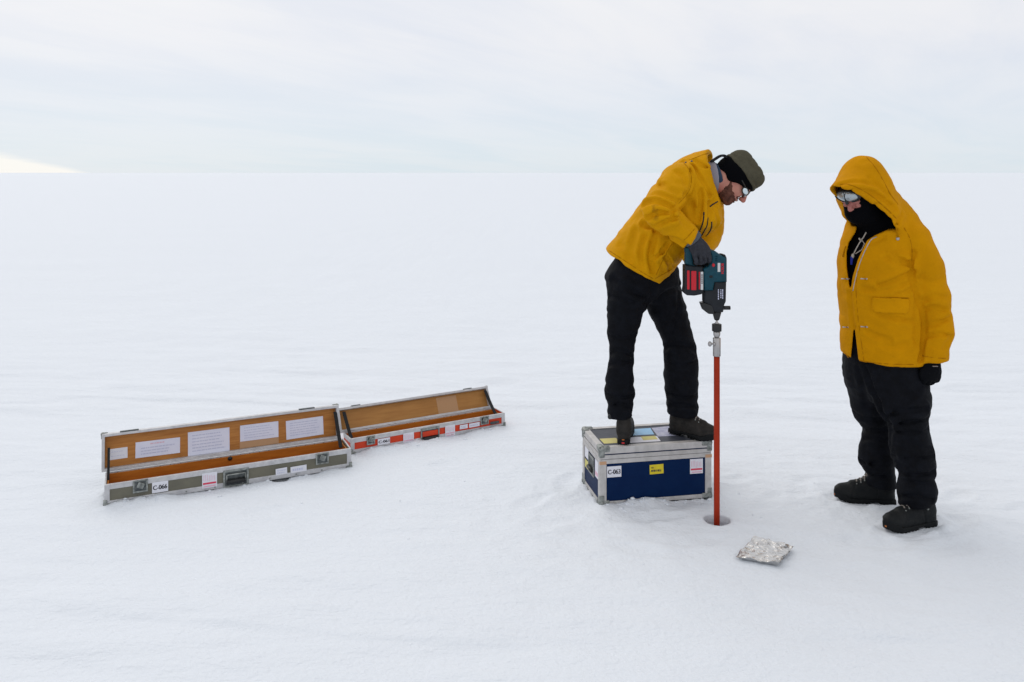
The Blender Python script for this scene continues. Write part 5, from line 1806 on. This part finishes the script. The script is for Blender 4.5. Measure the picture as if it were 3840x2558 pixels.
    for pts, dp, w in (
            # sleeve against body
            ([(2092, 600), (2098, 640), (2106, 680), (2119, 716), (2123, 763), (2114, 828)], .014, .010), ([(2078, 600), (2090, 612), (2092, 640)], .010, .012),
            # pull folds from the chest clasp to the armpit
            ([(2020, 655), (2050, 648), (2080, 634), (2100, 622)], .012, .011), ([(1985, 665), (2020, 668), (2060, 660), (2098, 645)], .007, .013), ([(2098, 660), (2080, 672), (2060, 676)], .008, .010),
            ([(2040, 595), (2065, 605), (2088, 608)], .007, .013), ([(2052, 580), (2060, 590), (2072, 596)], .006, .010), ([(2100, 580), (2096, 600), (2094, 618)], .009, .009),
            # sleeve folds
            ([(2124, 712), (2145, 706), (2172, 712)], .008, .010), ([(2124, 748), (2150, 744), (2186, 730)], .008, .010), ([(2126, 690), (2150, 680), (2180, 684)], .006, .013),
            ([(2130, 774), (2160, 768), (2188, 772)], .007, .009), ([(2172, 800), (2180, 785), (2188, 776)], .007, .008), ([(2120, 640), (2140, 650), (2165, 640)], .005, .014),
            # low front folds
            ([(1994, 762), (2020, 774), (2045, 782)], .008, .011), ([(2020, 722), (2060, 732), (2100, 738)], .006, .012), ([(2030, 790), (2055, 798), (2085, 792)], .006, .013), ([(2105, 700), (2108, 740), (2106, 790)], .006, .016),
            # hood
            ([(1930, 424), (1965, 418), (2010, 424)], .007, .010), ([(1960, 436), (2000, 442), (2030, 458), (2056, 480)], .009, .011), ([(1985, 455), (2015, 468), (2045, 488)], .006, .010),
            ([(2073, 492), (2064, 508), (2056, 528)], .007, .010), ([(2000, 410), (2020, 428), (2040, 452)], .006, .011),
            # placket seam, chest yoke
            ([(1954, 672), (1956, 700), (1960, 738), (1964, 754)], .008, .006), ([(2030, 545), (2010, 556), (1998, 560)], .006, .010)):
        f = v_.crease(f, pts, dp, w, f0)
    for pts, dp, w in (([(1940, 432), (1975, 428), (2015, 436), (2050, 466)], -.004, .009), ([(2000, 652), (2040, 640), (2080, 622)], -.004, .011), ([(2130, 730), (2155, 726), (2182, 720)], -.004, .009)):
        f = v_.crease(f, pts, dp, w, f0)
    f = smax(f, -(inner + (f - f0)), 0.006)
    f = smax(f, -cutv.astype(np.float32), 0.005)
    f = smax(f, -cutg.astype(np.float32), 0.004)
    jk = v_.build(f, 'jacket', 'jacket_old', root, 1)
    seams(v_, f, jk, o_, [
        ((2078, 524), (2090, 545), (2096, 570), (2096, 600)), ((1976, 829), (2010, 834), (2050, 837), (2100, 838)), ((1938, 806), (1950, 822)),
        ((1972, 620), (1968, 660), (1970, 700), (1974, 745), (1982, 800), (1986, 830)), ((2120, 818), (2145, 822), (2174, 824)),
        ((1925, 424), (1950, 424), (1980, 436), (2010, 456), (2040, 482), (2060, 502)), ((1992, 362), (2012, 385), (2030, 415), (2046, 445), (2064, 470)),
        ((2006, 686), (2048, 684), (2090, 685))], 'seam_ochre')
    # pocket flap: a raised piece of the same cloth
    Fp = v_.on(f, [(2005, 684), (2091, 683), (2090, 714), (2082, 722), (2012, 721), (2004, 712)])
    pp = v_.prism([A(*p, 3.72) for p in ((2005, 684), (2091, 685), (2090, 712), (2084, 721), (2012, 721), (2004, 712))], D_)
    fl = smax(np.maximum(np.abs(f - 0.005) - 0.0052, -1), pp, 0.003)
    fl = np.maximum(fl, front)
    fl = np.where(arm < 0.012, 0.05, fl)
    v_.build(fl.astype(np.float32), 'pocket_flap', 'jacket_old', jk, 1)
    # storm clasps, snap, cords
    for p in ((1990, 641), (1990, 751), (1945, 641), (1948, 752)):
        q = v_.on(f, [p])[0] - o_
        m_ = MB()
        m_.tube([q + (-.026, -.004, .001), q + (-.014, -.006, .001), q + (0.0, -.006, 0)], 0.0030, 6)
        m_.ball(tuple(q + (0.006, -.004, 0)), (.012, .006, .005))
        m_.build('clasp', 'steel', jk, True)
    q = v_.on(f, [(2064, 549)])[0] - o_
    MB().ball(tuple(q), (.010, .007, .010)).build('snap_button', 'steel', jk, True)
    P_ = v_.on(f, [(2058, 515), (2060, 530), (2063, 546)]) - o_
    MB().tube([p + (0, -.006, 0) for p in P_], 0.0035, 6).build('drawcord', 'jacket_old', jk, True)
    P_ = v_.on(f, [(1945, 566), (1942, 574), (1940, 582), (1939, 588)]) + np.array([-0.003, -0.003, 0])
    m_ = MB().tube([Vector((p - o_).tolist()) for p in P_], 0.0030, 6)
    m_.ball(tuple(P_[-1] - o_), .006)
    m_.build('drawcord', 'seam_ochre', jk, True)
    # zip tape along the V edges
    for pts in (((2012, 543), (1997, 553), (1976, 596), (1963, 640), (1957, 668)),):
        P_ = v_.on(f, [(a + 3.5, b_ + 1) for a, b_ in catmull(pts, 6)])
        MB().tube([Vector((p - o_).tolist()) + Vector((0, -0.001, 0)) for p in P_], 0.0026, 6).build('zip', 'steel', jk, True)

    # ---- black fleece under the jacket, with balaclava neck
    fz = v_.tube(tor, [(.184, .144), (.184, .144), (.180, .146), (.176, .152), (.172, .140), (.154, .108), (.100, .085), (.078, .075)], Lv)
    fz = np.maximum(fz, v_.plane(A(2026, 838, 3.9), (0, 0, -1)))
    hc = A(1976, 449, 3.840)
    fw = nrm((-0.70, -0.50, -0.50))
    up = nrm(np.array([-0.38, -0.28, 0.88]) - fw * np.dot(fw, (-0.38, -0.28, 0.88)))
    sd = np.cross(up, fw)
    if sd[1] > 0:
        sd = -sd
    AX = (fw, sd, up)

    def H(a, s_, b_):
        return hc + fw * a + sd * s_ + up * b_
    fz = smin(fz, v_.tube([A(2020, 525, 3.90), hc + (0.02, 0.015, -.05)], [.075, .068], (0, 1, 0)), 0.03)
    fz = smin(fz, v_.ell(H(.02, 0, -.095), (.070, .068, .045), AX), 0.03)
    fz = fz + 0.0025 * v_.noise((.05, .05, .03), 25)
    v_.build(fz.astype(np.float32), 'fleece', 'fleece', root)
    # lanyard and tag on the chest
    P_ = v_.on(fz, [(1990, 534), (1984, 545), (1978, 553), (1970, 566), (1964, 578), (1960, 588)]) + np.array([0, -.006, 0]) - o_
    ln = MB().tube(P_, 0.0032, 6)
    P2 = v_.on(fz, [(1980, 552), (1986, 560), (1980, 574), (1966, 583)]) + np.array([0, -.006, 0]) - o_
    ln.tube(P2, 0.0028, 6)
    for dd in ((-.010, 0, .012), (.012, 0, .014), (.006, 0, -.012)):
        ln.tube([P_[2], P_[2] + np.array(dd)], 0.0045, 6)
    ln.ball(tuple(P_[5]), (.010, .008, .013))
    ly = ln.build('lanyard', 'cord', root, True)
    q = v_.on(fz, [(1957, 597)])[0] - o_
    MB().box(q[0] - .008, q[0] + .008, q[1] - .012, q[1] - .004, q[2] - .024, q[2] + .016, .002).build('tag', 'blue_tag', ly)

    # ---- head
    v_ = Vol(hc - 0.17, hc + 0.17, 0.0036)
    f = v_.ell(H(-0.005, 0, 0.010), (.090, .072, .090), AX)
    f = smin(f, v_.ell(H(0.030, 0, -0.052), (.058, .054, .060), AX), 0.03)
    for s_ in (-1, 1):
        f = smin(f, v_.ell(H(0.054, s_ * .032, -0.030), (.024, .020, .020), AX), 0.018)
        f = smin(f, v_.ell(H(0.080, s_ * .026, 0.016), (.015, .022, .010), AX), 0.012)
        f = smin(f, v_.ell(H(0.080, s_ * .032, -0.006), (.012, .012, .010), AX), 0.006)
    nose = v_.tube([H(.086, 0, .010), H(.100, 0, -.008), H(.104, 0, -.018)], [.009, .0100, .0105], sd)
    f = smin(f, nose, 0.010)
    for s_ in (-1, 1):
        f = smin(f, v_.ell(H(.094, s_ * .010, -.022), (.008, .007, .006), AX), 0.006)
    bd = v_.build(f.astype(np.float32), 'body', 'skin_shaded', root, 2)
    X, Y, Z = v_.xyz()
    fa = (X - hc[0]) * fw[0] + (Y - hc[1]) * fw[1] + (Z - hc[2]) * fw[2]
    fu = (X - hc[0]) * up[0] + (Y - hc[1]) * up[1] + (Z - hc[2]) * up[2]
    fs = (X - hc[0]) * sd[0] + (Y - hc[1]) * sd[1] + (Z - hc[2]) * sd[2]
    bc = smin(v_.ell(H(-0.006, 0, 0.008), (.098, .080, .098), AX), v_.ell(H(0.034, 0, -0.066), (.076, .068, .062), AX), .03)
    hole = np.maximum(np.maximum(fu - 0.066, -(fu + 0.022)), np.maximum(0.040 - fa, np.abs(fs) - 0.028))
    bc = smax(bc, -hole.astype(np.float32), 0.006)
    bc = smin(bc, v_.ell(H(.072, 0, -.046), (.046, .046, .030), AX), 0.012)          # cloth drawn up over the nose
    v_.build((bc + 0.0015 * v_.noise(.03, 26)).astype(np.float32), 'balaclava', 'fleece', root, 2)
    # goggles, pushed a little up the face
    gz = 0.051
    fr = smax(v_.ell(H(.085, 0, gz), (.034, .067, .036), AX), -v_.ell(H(.095, 0, gz), (.045, .058, .028), AX), .004)
    fr = np.maximum(fr, 0.058 - fa)
    nb_ = v_.ell(H(.10, 0, gz - .045), (.06, .016, .026), AX)
    fr = smax(fr.astype(np.float32), -nb_, .005)
    gg = v_.build(fr.astype(np.float32), 'goggles', 'black_plastic', root, 1)
    ln_ = np.maximum(np.abs(v_.ell(H(.072, 0, gz), (.040, .061, .031), AX)) - .0028, 0.066 - fa)
    ln_ = np.maximum(ln_, -v_.ell(H(.10, 0, gz - .040), (.06, .011, .020), AX))
    v_.build(ln_.astype(np.float32), 'lens', 'goggle_lens', gg, 1)
    post = v_.tube([H(.110, 0, gz + .036), H(.112, 0, gz), H(.110, 0, gz - .028)], [.003, .0045, .009], sd)
    v_.build(post, 'bridge', 'black_plastic', gg, 1)
    stp = np.maximum(np.abs(v_.ell(H(-0.006, 0, .010), (.101, .083, .100), AX)) - .003, np.maximum(np.abs(fu - gz) - .014, fa - .066))
    v_.build(stp.astype(np.float32), 'goggle_strap', 'strap', gg, 1)

    # ---- gloves, relaxed fists
    def glove(wx, name='glove', mirror=1.0):
        w0 = np.array(wx)
        v2 = Vol(w0 + (-.11, -.10, -.16), w0 + (.11, .10, .06), 0.0034)
        fwd = nrm((-0.90, -0.25, 0))                       # thumb side points the way he faces
        out = np.array([0.25, -0.90, 0]) * mirror
        dn = np.array([0, 0, -1.0])
        f_ = v2.tube([w0 + (0, 0, .045), w0 + dn * .01, w0 + dn * .045, w0 + dn * .068], [(.038, .044), (.036, .046), (.030, .056), (.025, .055)], out)
        for i in range(4):
            k0 = w0 + dn * (.064 + .004 * (1.5 - abs(i - 1.5))) + fwd * (.038 - .025 * i)
            l_ = (.95, 1.05, 1.0, .82)[i]
            p1 = k0 + dn * .026 * l_ - out * .004
            p2 = p1 + dn * .010 * l_ - out * .022
            p3 = p2 - dn * .014 - out * .014
            f_ = smin(f_, v2.tube([k0 - dn * .014, k0, p1, p2, p3], [.0155, .0150, .0142, .0132, .0115], fwd, 3), 0.004)
        t0 = w0 + dn * .022 + fwd * .034
        f_ = smin(f_, v2.tube([t0, t0 + dn * .026 + fwd * .016, t0 + dn * .050 + fwd * .010 - out * .008, t0 + dn * .068 - out * .014], [.015, .014, .0125, .0105], out, 3), .006)
        f_ = f_ + 0.0012 * v2.noise(.012, 27)
        g_ = v2.build(f_.astype(np.float32), name, 'glove_black', root, 1)
        return g_
    g = glove(A(2140, 832, 3.742))
    q = A(2150, 842, 3.70) - o_
    MB().box(q[0] - .012, q[0] + .012, q[1] - .003, q[1] + .004, q[2] - .002, q[2] + .002, .0008).build('glove_mark', 'lace', g)
    glove(A(1990, 820, 4.10), mirror=-1.0)


onlooker()
